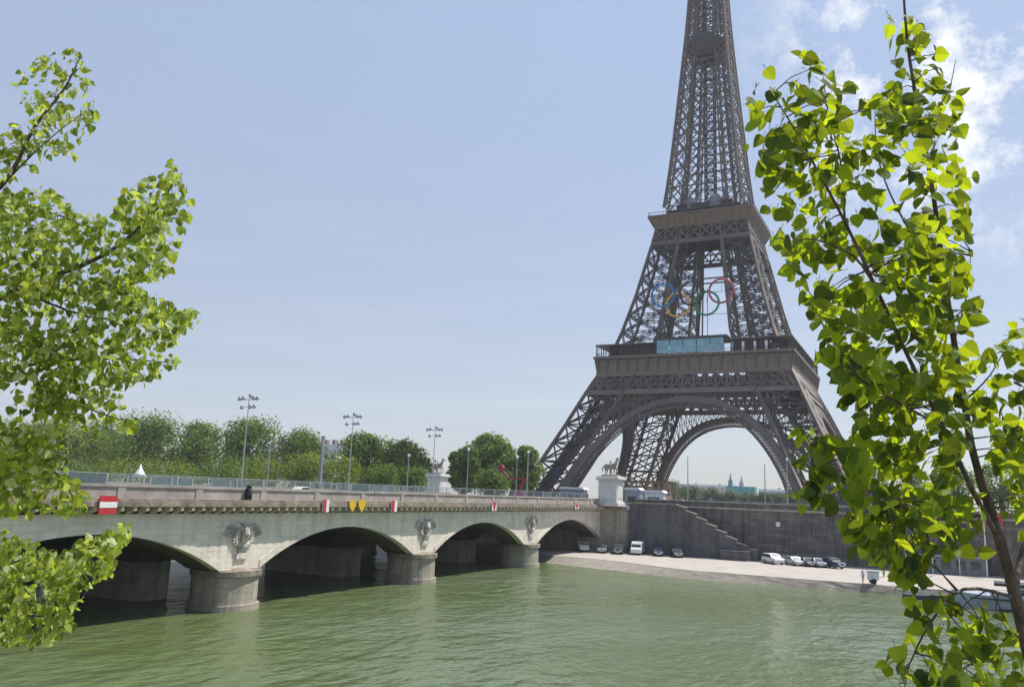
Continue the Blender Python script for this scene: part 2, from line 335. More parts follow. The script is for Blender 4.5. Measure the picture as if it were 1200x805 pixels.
# lower quay on the far bank: flat paving and the sloping stone bank down into the water
top = [(-1500, -186.5), (-60, -186), (14, -185.3), (18, -186), (24, -187.2), (29, -188.8), (33, -190.8), (38, -193.6), (42, -195), (54, -195.4), (68, -195.6), (120, -197), (1500, -230)]
bot = [(-1500, -188.5), (-60, -188), (12, -187.5), (17, -191.2), (22, -193.6), (27.5, -195.2), (33, -196.3), (38, -197.2), (42, -197.7), (54, -197.2), (68, -196.8), (120, -198.2), (1500, -231.5)]
mb = MB(); mk = MB(); mw_ = MB()
mk_rows = 4
for (a, b), (c, d) in zip(zip(top, bot), zip(top[1:], bot[1:])):
    nseg = 1 if abs(c[0]-a[0]) > 100 else max(1, int(abs(c[0]-a[0])/1.5))
    for k in range(nseg):
        def L2(p, q, t): return (p[0]+(q[0]-p[0])*t, p[1]+(q[1]-p[1])*t)
        t0, t1 = k/nseg, (k+1)/nseg
        A, Cc = L2(a, c, t0), L2(a, c, t1); B, D = L2(b, d, t0), L2(b, d, t1)
        mb.quad((A[0], A[1], QUAY), (Cc[0], Cc[1], QUAY), (Cc[0], -163.0, QUAY), (A[0], -163.0, QUAY))
        for r in range(mk_rows):
            s0, s1 = r/mk_rows, (r+1)/mk_rows
            def P(p, q, s_):
                x = p[0]+(q[0]-p[0])*s_; y = p[1]+(q[1]-p[1])*s_; z = QUAY-.02+(WATER-.5-QUAY)*s_
                y += .25*noise.noise(Vector((x*.5, y*.5, z))) if 0 < s_ else 0
                return (x, y, z)
            (mk if r < 3 else mw_).quad(P(A, B, s0), P(Cc, D, s0), P(Cc, D, s1), P(A, B, s1))
o = mb.build('quay', M['quay']); tag(o, kind='structure')
o = mk.build('riverbank', M['bank']); tag(o, kind='structure')
o = mw_.build('waterline', M['algae']); tag(o, kind='structure')
# kerb stones along the quay edge
mb = MB()
for a, c in zip(top[1:-1], top[2:-1]):
    mb.bar((a[0], a[1]+.22, QUAY-.03), (c[0], c[1]+.22, QUAY-.03), .44, .08)
o = mb.build('kerb', M['coping']); tag(o, kind='structure')

# ---------------------------------------------------------------- Eiffel tower
HT = [(5, 57), (19, 49.7), (31, 43.9), (44.6, 37.8), (50, 35.2), (57.6, 31.6), (66, 28.4), (84, 23.5), (106, 18.6), (115, 16.6), (122, 15), (141, 12.9), (156, 11.6), (177, 9.8), (200, 7.9), (217, 6.8), (250, 5.6), (276, 5)]
WT = [(5, 14.6), (19, 14), (31, 13.8), (44.6, 14.4), (57.6, 15), (66, 15), (84, 12.5), (106, 10.5), (122, 9.2), (141, 8.6), (160, 8.2), (180, 7.6), (200, 7.0), (220, 6.4), (276, 4.6)]
H = lambda z: interp(HT, z)
I_ = lambda z: H(z) - interp(WT, z)
tower = empty('lattice_tower', (0, 0, PLAZA))
tag(tower, 'tall brown iron lattice tower with five coloured rings above its first platform', 'tower')
def T(mbx, name, m, parent=None, **k):
    mbx.v = [(x, y, z-PLAZA) for x, y, z in mbx.v]
    return mbx.build(name, m, parent or tower, **k)
def xpanel(mb_, a0, b0, a1, b1, w, sub=0, hz=True, w2=.22):
    """cross-braced panel between bottom edge a0-b0 and top edge a1-b1"""
    a0, b0, a1, b1 = map(Vector, (a0, b0, a1, b1))
    mb_.bar(a0, b1, w); mb_.bar(b0, a1, w)
    if hz: mb_.bar(a1, b1, w)
    if sub:
        for i in range(1, sub):
            t = i/sub
            mb_.bar(a0.lerp(b0, t), a1.lerp(a0, 1-t) if False else a0.lerp(a1, t), w2); mb_.bar(a0.lerp(b0, t), b0.lerp(b1, 1-t), w2)
            mb_.bar(a1.lerp(b1, t), a1.lerp(a0, t), w2); mb_.bar(a1.lerp(b1, t), b1.lerp(b0, 1-t), w2)
def laced(mb_, a, b, w, chord, n, nrm):
    """built-up lattice beam: two chords and zigzag lacing"""
    a = Vector(a); b = Vector(b); d = (b-a).normalized(); s_ = d.cross(Vector(nrm)).normalized()*(w/2)
    mb_.bar(a+s_, b+s_, chord); mb_.bar(a-s_, b-s_, chord)
    for i in range(n):
        p = a.lerp(b, i/n); q = a.lerp(b, (i+1)/n); sg = 1 if i % 2 else -1
        mb_.bar(p+s_*sg, q-s_*sg, chord*.7)
def leg_section(zs, sx, sy, cw, bw, sub, dbl=True, chord_mb=None, brace_mb=None, lw=1.1):
    ch, br = chord_mb, brace_mb
    for z0, z1 in zip(zs, zs[1:]):
        def C4(z):
            h, i = H(z), I_(z)
            return [Vector((sx*h, sy*h, z)), Vector((sx*i, sy*h, z)), Vector((sx*i, sy*i, z)), Vector((sx*h, sy*i, z))]
        A, B = C4(z0), C4(z1)
        for k in range(4):
            # a chord is a wide box girder: solid plates outside, open inside
            ch[k].bar(A[k], B[k], cw, cw)
            a, b, c, d = A[k], A[(k+1) % 4], B[k], B[(k+1) % 4]
            nr = (b-a).cross(c-a).normalized()
            if dbl:
                laced(br, a, d, lw, .27, 7, nr); laced(br, b, c, lw, .27, 7, nr); laced(br, c, d, lw, .3, 6, nr)
            else: br.bar(a, d, bw); br.bar(b, c, bw); br.bar(c, d, bw)
            if sub:
                m0 = a.lerp(b, .5); m1 = c.lerp(d, .5); l_ = a.lerp(c, .5); r_ = b.lerp(d, .5)
                for p, q in ((m0, l_), (m0, r_), (m1, l_), (m1, r_)): br.bar(p, q, .28)
                br.bar(l_, r_, .3); br.bar(m0, m1, .25)
zl = [5, 12, 18.8, 25.6, 32.4, 39, 45.2]
zu = [62, 68.5, 75.5, 83, 90.5, 98, 104.5]
for sx in (-1, 1):
    for sy in (-1, 1):
        ch, br = [MB() for _ in range(4)], MB()
        leg_section(zl, sx, sy, 1.15, .5, False, False, ch, br, 1.0)
        leg_section([45.2, 51.6, 57.6, 62], sx, sy, 1.0, .4, True, True, ch, br)
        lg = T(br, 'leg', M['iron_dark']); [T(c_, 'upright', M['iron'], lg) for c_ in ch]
        # masonry shoes under the four uprights of each leg
        mbx = MB()
        h, i = H(8), I_(8)
        for X in (h, i):
            for Y in (h, i):
                mbx.prism([(sx*X-3.2, PLAZA), (sx*X+3.2, PLAZA), (sx*X+2.0, 8.6), (sx*X-2.0, 8.6)], 1, sy*Y-2.8, sy*Y+2.8)
        build_each(mbx, 'masonry_pier', M['pierdark'], None, T)
        ch, br = [MB() for _ in range(4)], MB()
        leg_section(zu, sx, sy, 1.05, .4, False, True, ch, br, .9)
        leg_section([104.5, 110, 115.5], sx, sy, .9, .4, True, False, ch, br)
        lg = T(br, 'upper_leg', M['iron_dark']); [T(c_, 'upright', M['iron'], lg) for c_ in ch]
        # stairs and lift tracks climbing inside each lower leg
        mbx = MB()
        for off in (-1.8, 1.8):
            for z0, z1 in zip(range(6, 56, 4), range(10, 60, 4)):
                def mid(z): c = (H(z)+I_(z))/2; return Vector((sx*c+off*sy*.7, sy*c-off*sx*.7, z))
                mbx.bar(mid(z0), mid(z1), .3, .35)
        T(mbx, 'lift_track', M['iron_dark'])
# four faces share builders: face frame (axis, sign)
def face_pt(k, a, d, z):
    """k face index; a runs along the face, d outwards"""
    return [(a, -d, z), (d, a, z), (-a, d, z), (-d, -a, z)][k]
def arch_half(z):   # half-width of the arch's inner edge at height z
    pts = [(7, 37.4), (14.7, 34.9), (20, 32.2), (25, 29.0), (31, 24.2), (35, 19.2), (38, 13.4), (39.6, 7.5), (40.2, 0)]
    return interp(pts, z)
apts = []
for z, a in [(7, 37.6), (11, 36.6), (14.7, 35.1), (18, 33.4), (21, 31.6), (24, 29.6), (27, 27.3), (30, 24.6), (32.5, 21.9), (34.8, 18.9), (36.7, 15.6), (38.2, 12.2), (39.3, 8.4), (40.0, 4.3), (40.3, 0)]: apts.append((-a, z))
apts = apts + [(-a, z) for a, z in apts[:-1][::-1]]
def offs(pts, d):
    out = []
    for k, (a, z) in enumerate(pts):
        p, q = pts[max(k-1, 0)], pts[min(k+1, len(pts)-1)]; dx, dz = q[0]-p[0], q[1]-p[1]; n = math.hypot(dx, dz)
        out.append((a - dz/n*d, z + dx/n*d))
    return out
for k in range(4):
    ar = MB(); inner = MB(); W = MB()
    o0, o1, i0 = offs(apts, 0), offs(apts, 2.2), offs(apts, -1.7)
    def fp(a, z, dep=0): return Vector(face_pt(k, a, H(z)-dep, z))
    for j in range(len(apts)-1):
        for dep in (0, 3.2):     # the arch is a box: front and rear plates plus soffits
            ar.quad(fp(*o0[j], dep), fp(*o0[j+1], dep), fp(*o1[j+1], dep), fp(*o1[j], dep))
        ar.quad(fp(*o0[j]), fp(*o0[j+1]), fp(*o0[j+1], 3.2), fp(*o0[j], 3.2))
        ar.quad(fp(*o1[j]), fp(*o1[j+1]), fp(*o1[j+1], 3.2), fp(*o1[j], 3.2))
        for dep in (.2, 3.0):
            inner.bar(fp(*i0[j], dep), fp(*i0[j+1], dep), .45)
            n_ = 3
            for s in range(n_):
                t0, t1 = s/n_, (s+1)/n_
                A = fp(*o0[j], dep).lerp(fp(*o0[j+1], dep), t0); B = fp(*i0[j], dep).lerp(fp(*i0[j+1], dep), t0)
                A1 = fp(*o0[j], dep).lerp(fp(*o0[j+1], dep), t1); B1 = fp(*i0[j], dep).lerp(fp(*i0[j+1], dep), t1)
                inner.bar(A, B, .2); inner.bar(A, B1, .18); inner.bar(B, A1, .18)
    arch = T(ar, 'arch', M['iron']); T(inner, 'arch_tracery', M['iron'], arch)
    # spandrel lattice between the arch and the belt girder
    a = -30.0
    ztop = 44.6
    def za(x):
        x = abs(x)
        for (p, q), (r, s) in zip(o1, o1[1:]):
            if p <= -x <= r: return q + (s-q)*(-x-p)/(r-p)
        return 44
    step = 2.2
    while a < 30:
        b = a+step; z0, z1 = za(a), za(b)
        if abs(a) < I_(min(z0, 44))+3 and z0 < ztop-.5:
            W.bar(fp(a, z0, .4), fp(a, ztop, .4), .3); W.bar(fp(a, z0, .4), fp(b, ztop, .4), .22); W.bar(fp(b, z1, .4), fp(a, ztop, .4), .22)
            m = (z0+ztop)/2
            if ztop-z0 > 5: W.bar(fp(a, m, .4), fp(b, (z1+ztop)/2, .4), .22)
        a = b
    T(W, 'spandrel_lattice', M['iron'])
    # belt girder under the first platform: plates top and bottom and a row of latticed squares
    g = MB(); gl = MB()
    def belt(z0, z1, h0, h1, t=.35, back=.6):
        g.quad(face_pt(k, -h0, h0, z0), face_pt(k, h0, h0, z0), face_pt(k, h1, h1, z1), face_pt(k, -h1, h1, z1))
        g.quad(face_pt(k, -h0+back, h0-back, z0), face_pt(k, h0-back, h0-back, z0), face_pt(k, h1-back, h1-back, z1), face_pt(k, -h1+back, h1-back, z1))
        g.quad(face_pt(k, -h0, h0, z0), face_pt(k, h0, h0, z0), face_pt(k, h0-back, h0-back, z0), face_pt(k, -h0+back, h0-back, z0))
    belt(43.6, 45.6, H(43.6)+.3, H(45.6)+.3); belt(50.6, 51.7, H(50.6)+.3, 35.0)
    nb = 19
    for dep in (0, 1.8):
        for i in range(nb):
            t0, t1 = -1+2*i/nb, -1+2*(i+1)/nb
            zA, zB = 45.6, 50.6; hA, hB = H(zA)+.15, H(zB)+.15
            p0, p1 = Vector(face_pt(k, t0*hA, hA-dep, zA)), Vector(face_pt(k, t1*hA, hA-dep, zA)); q0, q1 = Vector(face_pt(k, t0*hB, hB-dep, zB)), Vector(face_pt(k, t1*hB, hB-dep, zB))
            gl.bar(p0, q0, .8); gl.bar(p0, q1, .75); gl.bar(p1, q0, .75)
            for a_, b_ in ((p0.lerp(q0, .22), p1.lerp(q1, .22)), (p0.lerp(q0, .78), p1.lerp(q1, .78))): gl.bar(a_, b_, .3)
    gd = T(g, 'belt_girder', M['iron_light']); T(gl, 'girder_lattice', M['iron'], gd)
# first platform
def ringwall(mb_, h, z0, z1, t=.5):
    for k in range(4):
        i = len(mb_.v)
        for (hh, z) in ((h, z0), (h, z1), (h-t, z1), (h-t, z0)):
            mb_.v.append(face_pt(k, -hh, hh, z)); mb_.v.append(face_pt(k, hh, hh, z))
        for a, b in ((0, 1), (1, 2), (2, 3), (3, 0)): mb_.f.append((i+2*a, i+2*a+1, i+2*b+1, i+2*b))
def square_ring(mb_, ho, hi, z0, z1):
    for (x0, x1, y0, y1) in ((-ho, ho, -ho, -hi), (-ho, ho, hi, ho), (-ho, -hi, -hi, hi), (hi, ho, -hi, hi)): mb_.box(x0, x1, y0, y1, z0, z1)
mbx = MB(); square_ring(mbx, 34.6, 15.5, 56.2, 57.3); plat = T(mbx, 'first_platform', M['iron_dark'])
mbx = MB(); ringwall(mbx, 35.0, 51.7, 57.0, .6); T(mbx, 'frieze', M['iron_light'], plat)
mbx = MB(); square_ring(mbx, 36.0, 34.3, 57.32, 58.2)
T(mbx, 'cornice', M['iron_light'], plat)
mbx = MB()
for k in range(4):
    for i in range(19):
        a = -34.4 + i*68.8/18
        d0, d1 = 35.0, 35.9
        P = [face_pt(k, a-.28, d0, 52), face_pt(k, a+.28, d0, 52), face_pt(k, a+.28, d1, 56.6), face_pt(k, a-.28, d1, 56.6), face_pt(k, a-.28, d1, 57.3), face_pt(k, a+.28, d1, 57.3), face_pt(k, a-.28, d0, 57.3), face_pt(k, a+.28, d0, 57.3)]
        i0 = len(mbx.v); mbx.v += P; mbx.f += [(i0, i0+1, i0+2, i0+3), (i0+3, i0+2, i0+5, i0+4), (i0, i0+3, i0+4, i0+6), (i0+1, i0+7, i0+5, i0+2)]
build_each(mbx, 'console', M['iron'], plat, T)
mbx = MB()
square_ring(mbx, 35.4, 28.5, 62.35, 62.8)
T(mbx, 'gallery_roof', M['iron'], plat)
mbx = MB()
for k in range(4):
    for i in range(29):
        a = -34.8 + i*69.6/28
        mbx.bar(face_pt(k, a, 35.1, 58.2), face_pt(k, a, 35.1, 62.4), .16 if i % 2 else .26)
    mbx.bar(face_pt(k, -35.2, 35.2, 59.4), face_pt(k, 35.2, 35.2, 59.4), .12)
    for i in range(90):
        a = -35 + i*70/89; mbx.bar(face_pt(k, a, 35.3, 58.2), face_pt(k, a, 35.3, 59.4), .06)
T(mbx, 'railing', M['iron_dark'], plat)
# pavilions on the first platform, behind the gallery
mbx = MB()
for k in range(4):
    for a0, a1 in ((-27, -12.5), (14, 27)):
        P0 = face_pt(k, a0, 32.6, 57.3); P1 = face_pt(k, a1, 29.5, 62.3)
        mbx.box(min(P0[0], P1[0]), max(P0[0], P1[0]), min(P0[1], P1[1]), max(P0[1], P1[1]), 57.3, 62.3)
build_each(mbx, 'pavilion', M['iron_dark'], plat, T)
mbx = MB()
for i in range(5):
    a = -11.6 + i*4.85; mbx.box(a, a+4.55, -35.75, -35.45, 58.4, 63.2)
build_each(mbx, 'glass_panel', M['screen'], plat, T)
mbx = MB(); mbx.box(-12.6, 13.6, -36.1, -30, 63.3, 64.1); T(mbx, 'canopy', M['iron_dark'], plat)
mbx = MB()
for i in range(12):
    x = 14.5+i*1.3; 
    if i % 3 == 0: mbx.box(x, x+.9, -34.9, -34.6, 58.3, 61.5)
build_each(mbx, 'banner', M['tent'], plat, T)
# five linked rings hung on the front between the legs
emb = []
ring_specs = [('ring_blue', -10.6, 81.0), ('ring_yellow', -5.2, 77.0), ('ring_black', .1, 81.0), ('ring_green', 5.4, 77.0), ('ring_red', 10.8, 81.0)]
hub = empty('ring_emblem', (0, -31, 0)); hub.parent = tower; hub.location = (0, -31, 79-PLAZA)
for i, (mn, x, z) in enumerate(ring_specs):
    rb = MB(); pts = []
    for j in range(41):
        t = 2*math.pi*j/40; pts.append((x + 4.35*math.cos(t), (.25 if i % 2 else -.25) + .25*math.sin(2*t), z-79 + 4.35*math.sin(t)))
    rb.tube(pts, .40, 8, False); rb.build('ring', M[mn], hub, True)
rb = MB()
for x in (-14.5, -5.2, 5.4, 14.5): rb.bar((x, 1.5, -16.5), (x, 1.5, 4 if abs(x) < 10 else 2), .18)
rb.bar((-16, 1.5, 2.2), (16, 1.5, 2.2), .14); rb.bar((-16, 1.5, -6), (16, 1.5, -6), .14)
for mn, x, z in ring_specs: rb.bar((x, 0, z-79), (x, 1.5, z-79+4), .1)
rb.build('rigging', M['iron_dark'], hub)
# second platform
mbx = MB(); square_ring(mbx, 19.4, 5, 114.6, 115.5); plat2 = T(mbx, 'second_platform', M['iron_dark'])
mbx = MB()
for k in range(4):
    i = len(mbx.v)
    for hh, z in ((17.9, 111.6), (18.6, 113.2), (19.9, 115.2), (19.9, 116.6)):
        mbx.v += [face_pt(k, -hh, hh, z), face_pt(k, hh, hh, z)]
    for j in range(3): mbx.f.append((i+2*j, i+2*j+1, i+2*j+3, i+2*j+2))
T(mbx, 'frieze', M['iron_light'], plat2)
mbx = MB(); square_ring(mbx, 20.3, 19.2, 115.6, 116.4); T(mbx, 'cornice', M['iron'], plat2)
mbx = MB()
for k in range(4):
    for i in range(14):
        a = -17.6 + i*35.2/13; mbx.bar(face_pt(k, a, 18.1, 111.8), face_pt(k, a*1.09, 20.0, 115.3), .28)
    hA, hB = H(105)+.5, 17.9
    for z0, z1, h0, h1 in ((104.4, 106.2, H(104.4)+.4, H(106.2)+.4),):
        i = len(mbx.v); mbx.v += [face_pt(k, -h0, h0, z0), face_pt(k, h0, h0, z0), face_pt(k, h1, h1, z1), face_pt(k, -h1, h1, z1)]; mbx.f.append((i, i+1, i+2, i+3))
        j = len(mbx.v); mbx.v += [face_pt(k, -h0+.6, h0-.6, z0), face_pt(k, h0-.6, h0-.6, z0), face_pt(k, h1-.6, h1-.6, z1), face_pt(k, -h1+.6, h1-.6, z1)]; mbx.f.append((j, j+1, j+2, j+3)); mbx.f.append((i, i+1, j+1, j))
    for i in range(8):
        t0, t1 = -1+i/4, -1+(i+1)/4; z0, z1 = 106.2, 111.6; h0, h1 = H(z0)+.3, 17.7
        xpanel(mbx, face_pt(k, t0*h0, h0, z0), face_pt(k, t1*h0, h0, z0), face_pt(k, t0*h1, h1, z1), face_pt(k, t1*h1, h1, z1), .5)
        mbx.bar(face_pt(k, t0*h0, h0, z0), face_pt(k, t0*h1, h1, z1), .5)
T(mbx, 'girder_lattice', M['iron'], plat2)
mbx = MB()
for k in range(4):
    mbx.bar(face_pt(k, -20, 20, 117.7), face_pt(k, 20, 20, 117.7), .14)
    for i in range(40): a = -20+i*40/39; mbx.bar(face_pt(k, a, 20, 116.4), face_pt(k, a, 20, 117.7), .09)
T(mbx, 'railing', M['iron_dark'], plat2)
mbx = MB(); mbx.box(-13.6, 13.6, -13.6, 13.6, 115.6, 119.2); square_ring(mbx, 14.6, 5, 119.2, 119.8); mbx.box(-11, 11, -12, 12, 119.8, 122.6)
for k in range(4):
    for i in range(15):
        a = -14.3+i*28.6/14; mbx.bar(face_pt(k, a, 14.4, 119.8), face_pt(k, a, 14.4, 121.2), .12)
    mbx.bar(face_pt(k, -14.4, 14.4, 121.2), face_pt(k, 14.4, 14.4, 121.2), .15)
T(mbx, 'upper_deck', M['iron_dark'], plat2)
mbx = MB()
for (x, y, r) in ((-6, -9.5, 2.6), (4.5, -9.5, 3.3), (6, 6, 2.8)): mbx.lathe([(r, 0), (r, 3.6), (r*.8, 5.2), (r*.3, 6.2)], (x, y, 119.8), 14)
build_each(mbx, 'lift_housing', M['zinc'], plat2, T)
# horizontal ties between the legs below the second platform
mbx = MB()
for z in (98, 90.5):
    for k in range(4):
        i_ = I_(z); h_ = H(z)
        if z > 95:
            laced(mbx, face_pt(k, -i_, h_, z), face_pt(k, i_, h_, z), 1.6, .25, 10, (0, 0, 1)); laced(mbx, face_pt(k, -i_, h_-8, z), face_pt(k, i_, h_-8, z), 1.4, .25, 8, (0, 0, 1))
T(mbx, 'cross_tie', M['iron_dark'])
# central lift shafts between first and second platforms seen through the opening
mbx = MB()
for x, y in ((-7.2, 2), (-4.6, 2), (-7.2, 6)): mbx.bar((x, y, 57), (x*.75, y, 112), .5)
T(mbx, 'lift_mast', M['iron_dark'])
# upper spire: tapering shaft, laced on all four faces, with the corner uprights separate low down
zs = [121.2]
while zs[-1] < 274: zs.append(zs[-1] + max(4.4, 8.2 - (zs[-1]-121)*.035))
zs[-1] = 276
ch, br = MB(), MB(); cu = [MB() for _ in range(4)]
for z0, z1 in zip(zs, zs[1:]):
    h0, h1 = H(z0), H(z1)
    c0, c1 = max(h0-interp([(121, 6.6), (160, 5.6), (200, 4.2), (276, 2.2)], z0), .3), max(h1-interp([(121, 6.6), (160, 5.6), (200, 4.2), (276, 2.2)], z1), .3)
    for k in range(4):
        F = lambda a, h, z: Vector(face_pt(k, a, h, z))
        cu[k].bar(F(-h0, h0, z0), F(-h1, h1, z1), .95)
        for s in (-1, 1):
            br.bar(F(s*c0, h0, z0), F(s*c1, h1, z1), .5)
            br.bar(F(s*h0, h0, z0), F(s*c1, h1, z1), .38); br.bar(F(s*c0, h0, z0), F(s*h1, h1, z1), .38)
            mm0 = (h0+c0)/2; mm1 = (h1+c1)/2
            br.bar(F(s*mm0, h0, z0), F(s*(h0+h1)/2, (h0+h1)/2, (z0+z1)/2), .26); br.bar(F(s*mm0, h0, z0), F(s*(c0+c1)/2, (h0+h1)/2, (z0+z1)/2), .26)
            br.bar(F(s*mm1, h1, z1), F(s*(h0+h1)/2, (h0+h1)/2, (z0+z1)/2), .26); br.bar(F(s*mm1, h1, z1), F(s*(c0+c1)/2, (h0+h1)/2, (z0+z1)/2), .26)
            # inner corner uprights and their own lacing
            br.bar(F(s*c0, c0+.5, z0), F(s*c1, c1+.5, z1), .45)
            br.bar(F(s*c0, h0, z0), F(s*c1, c1, z1), .3); br.bar(F(s*c0, c0, z0), F(s*c1, h1, z1), .3)
        br.bar(F(-h1, h1, z1), F(h1, h1, z1), .42)
        br.bar(F(-c0, h0, z0), F(0, h1, z1), .26); br.bar(F(c0, h0, z0), F(0, h1, z1), .26)
        br.bar(F(-c0, h0, (z0+z1)/2), F(c0, h0, (z0+z1)/2), .22)
sp = T(br, 'spire', M['iron']); [T(c_, 'corner_upright', M['iron'], sp) for c_ in cu]
mbx = MB()
for x, y in ((-1.9, -1.9), (1.9, -1.9), (-1.9, 1.9), (1.9, 1.9)): mbx.bar((x, y, 119), (x, y, 276), .42)
z = 122
while z < 274:
    for a, b in (((-1.9, -1.9), (1.9, -1.9)), ((1.9, -1.9), (1.9, 1.9)), ((1.9, 1.9), (-1.9, 1.9)), ((-1.9, 1.9), (-1.9, -1.9))):
        mbx.bar((*a, z), (*b, z+3), .2); mbx.bar((*b, z), (*a, z+3), .2); mbx.bar((*a, z+3), (*b, z+3), .25)
    z += 3
T(mbx, 'lift_shaft', M['iron_dark'], sp)
mbx = MB(); mbx.lathe([(5.4, -4.8), (7.6, -3.6), (8.8, -1.4), (8.8, 1.6), (7.6, 3.9), (5.6, 5.0)], (0, -2.6, 192.8), 26)
for i in range(22):
    t = 2*math.pi*i/22; mbx.bar((8.85*math.cos(t), -2.6+8.85*math.sin(t), 190), (8.85*math.cos(t), -2.6+8.85*math.sin(t), 195.4), .2)
T(mbx, 'intermediate_platform', M['iron_dark'], sp)
mbx = MB(); mbx.box(-8, 8, -8, 8, 276, 280); mbx.lathe([(5, 0), (5, 5), (3.4, 8), (1.2, 12), (.5, 24), (.2, 50)], (0, 0, 280), 14)
T(mbx, 'summit_cabin', M['iron'], sp)

# ---------------------------------------------------------------- bridge
PY = [-198.7, -229.7, -260.7, -291.7]                       # pier centres
Y_FAR, Y_NEAR = -168.0, -323.0
SPR, CRN, CORN = -0.7, 2.85, 4.35
HW = 17.5
bridge = empty('stone_bridge', (0, Y_FAR, 0))
tag(bridge, 'pale stone road bridge of low arches on round-nosed piers across the green river', 'bridge')
def B(mbx, name, m, parent=None, **k):
    if parent is None: mbx.v = [(x, y-Y_FAR, z) for x, y, z in mbx.v]; parent = bridge
    else: mbx.v = [(x, y-Y_FAR, z) for x, y, z in mbx.v]
    return mbx.build(name, m, parent, **k)
PH = 2.45
spans = []
edges = [Y_FAR] + [y for py in PY for y in (py+PH, py-PH)] + [Y_NEAR]
spans = [(edges[i], edges[i+1]) for i in range(0, len(edges), 2)]
def arch_z(y):
    for a, b in spans:
        if b <= y <= a:
            c = (a+b)/2; hs = (a-b)/2; s = CRN-SPR; rr = (hs*hs+s*s)/(2*s)
            return CRN - rr + math.sqrt(max(rr*rr-(y-c)**2, 0))
    return SPR
ys = []
for a, b in spans: ys += [a + (b-a)*i/28 for i in range(29)]
def slab(mb_, x0, x1, roof=None, ztop=CORN):
    prof = [(y, max(arch_z(y), roof) if roof is not None else arch_z(y)) for y in ys]
    i = len(mb_.v); n = len(prof)
    for x in (x0, x1):
        for y, z in prof: mb_.v.append((x, y, z))
        for y, z in prof: mb_.v.append((x, y, ztop))
    o1_ = i+2*n
    for j in range(n-1):
        mb_.f.append((i+j, i+j+1, i+n+j+1, i+n+j)); mb_.f.append((o1_+j, o1_+n+j, o1_+n+j+1, o1_+j+1))
        mb_.f.append((i+j, o1_+j, o1_+j+1, i+j+1)); mb_.f.append((i+n+j, i+n+j+1, o1_+n+j+1, o1_+n+j))
    return mb_
for sgn in (1, -1):
    mbx = MB(); slab(mbx, sgn*(HW-.9), sgn*HW); sw = B(mbx, 'spandrel_wall', M['spandrel'])
    # voussoir ring: a band standing slightly proud of the wall round every arch
    for a, b in spans:
        mbx = MB()
        pr = [(a + (b-a)*i/40) for i in range(41)]
        for y0, y1 in zip(pr, pr[1:]):
            z0, z1 = arch_z(y0), arch_z(y1); X0, X1 = sgn*(HW-.2), sgn*(HW+.06)
            P = [(X0, y0, z0-.02), (X1, y0, z0-.02), (X1, y1, z1-.02), (X0, y1, z1-.02), (X0, y0, z0+.7), (X1, y0, z0+.7), (X1, y1, z1+.7), (X0, y1, z1+.7)]
            k0 = len(mbx.v); mbx.v += P; mbx.f += [(k0, k0+1, k0+2, k0+3), (k0+4, k0+7, k0+6, k0+5), (k0+1, k0+5, k0+6, k0+2), (k0, k0+3, k0+7, k0+4)]
        B(mbx, 'voussoir_ring', M['spandrel'], sw)
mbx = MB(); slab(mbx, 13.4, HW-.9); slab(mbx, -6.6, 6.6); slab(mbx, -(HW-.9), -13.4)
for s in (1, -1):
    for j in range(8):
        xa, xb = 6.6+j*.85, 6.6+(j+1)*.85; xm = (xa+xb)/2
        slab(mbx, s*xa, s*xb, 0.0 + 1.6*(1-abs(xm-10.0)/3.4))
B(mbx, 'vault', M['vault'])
def pier_outline(x_round, x_flat, r):
    pts = []
    for i in range(13):
        t = -math.pi/2 + math.pi*i/12; pts.append((x_round + r*.75*math.cos(t)*1.0, r*math.sin(t)))
    return pts + [(x_flat, r), (x_flat, -r)]
def round_both(xa, ra, xb, rb_, r):
    pts = [(xb + rb_*math.cos(t), r*math.sin(t)) for t in [-math.pi/2 + math.pi*i/12 for i in range(13)]]
    return pts + [(xa - ra*math.cos(t), r*math.sin(t)) for t in [math.pi/2 - math.pi*i/12 for i in range(13)]]
def extr(mb_, poly, z0, z1, cy, sx=1):
    mb_.prism([(sx*x, y+cy) for x, y in poly], 2, z0, z1)
for py in PY:
    mbx = MB()
    for s in (1, -1):
        extr(mbx, round_both(14.9, 2.2, 17.3, PH*.5, PH), -7, SPR-.55, py, s)
        extr(mbx, round_both(14.9, 2.3, 17.3, PH*.5+.2, PH+.3), -7, WATER+.55, py, s)
    extr(mbx, round_both(-4.9, PH, 4.9, PH, PH), -7, SPR-.002, py)
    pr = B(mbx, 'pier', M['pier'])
    for s in (1, -1):
        mbx = MB()
        extr(mbx, round_both(14.9, 2.3, 17.35, PH*.5+.2, PH+.22), SPR-.55, SPR-.05, py, s)
        mbx.lathe([(PH*.5, 0), (PH*.3, .18), (.1, .28)], (s*17.5, py, SPR-.05), 16)
        B(mbx, 'pier_cap', M['cornice'], pr)
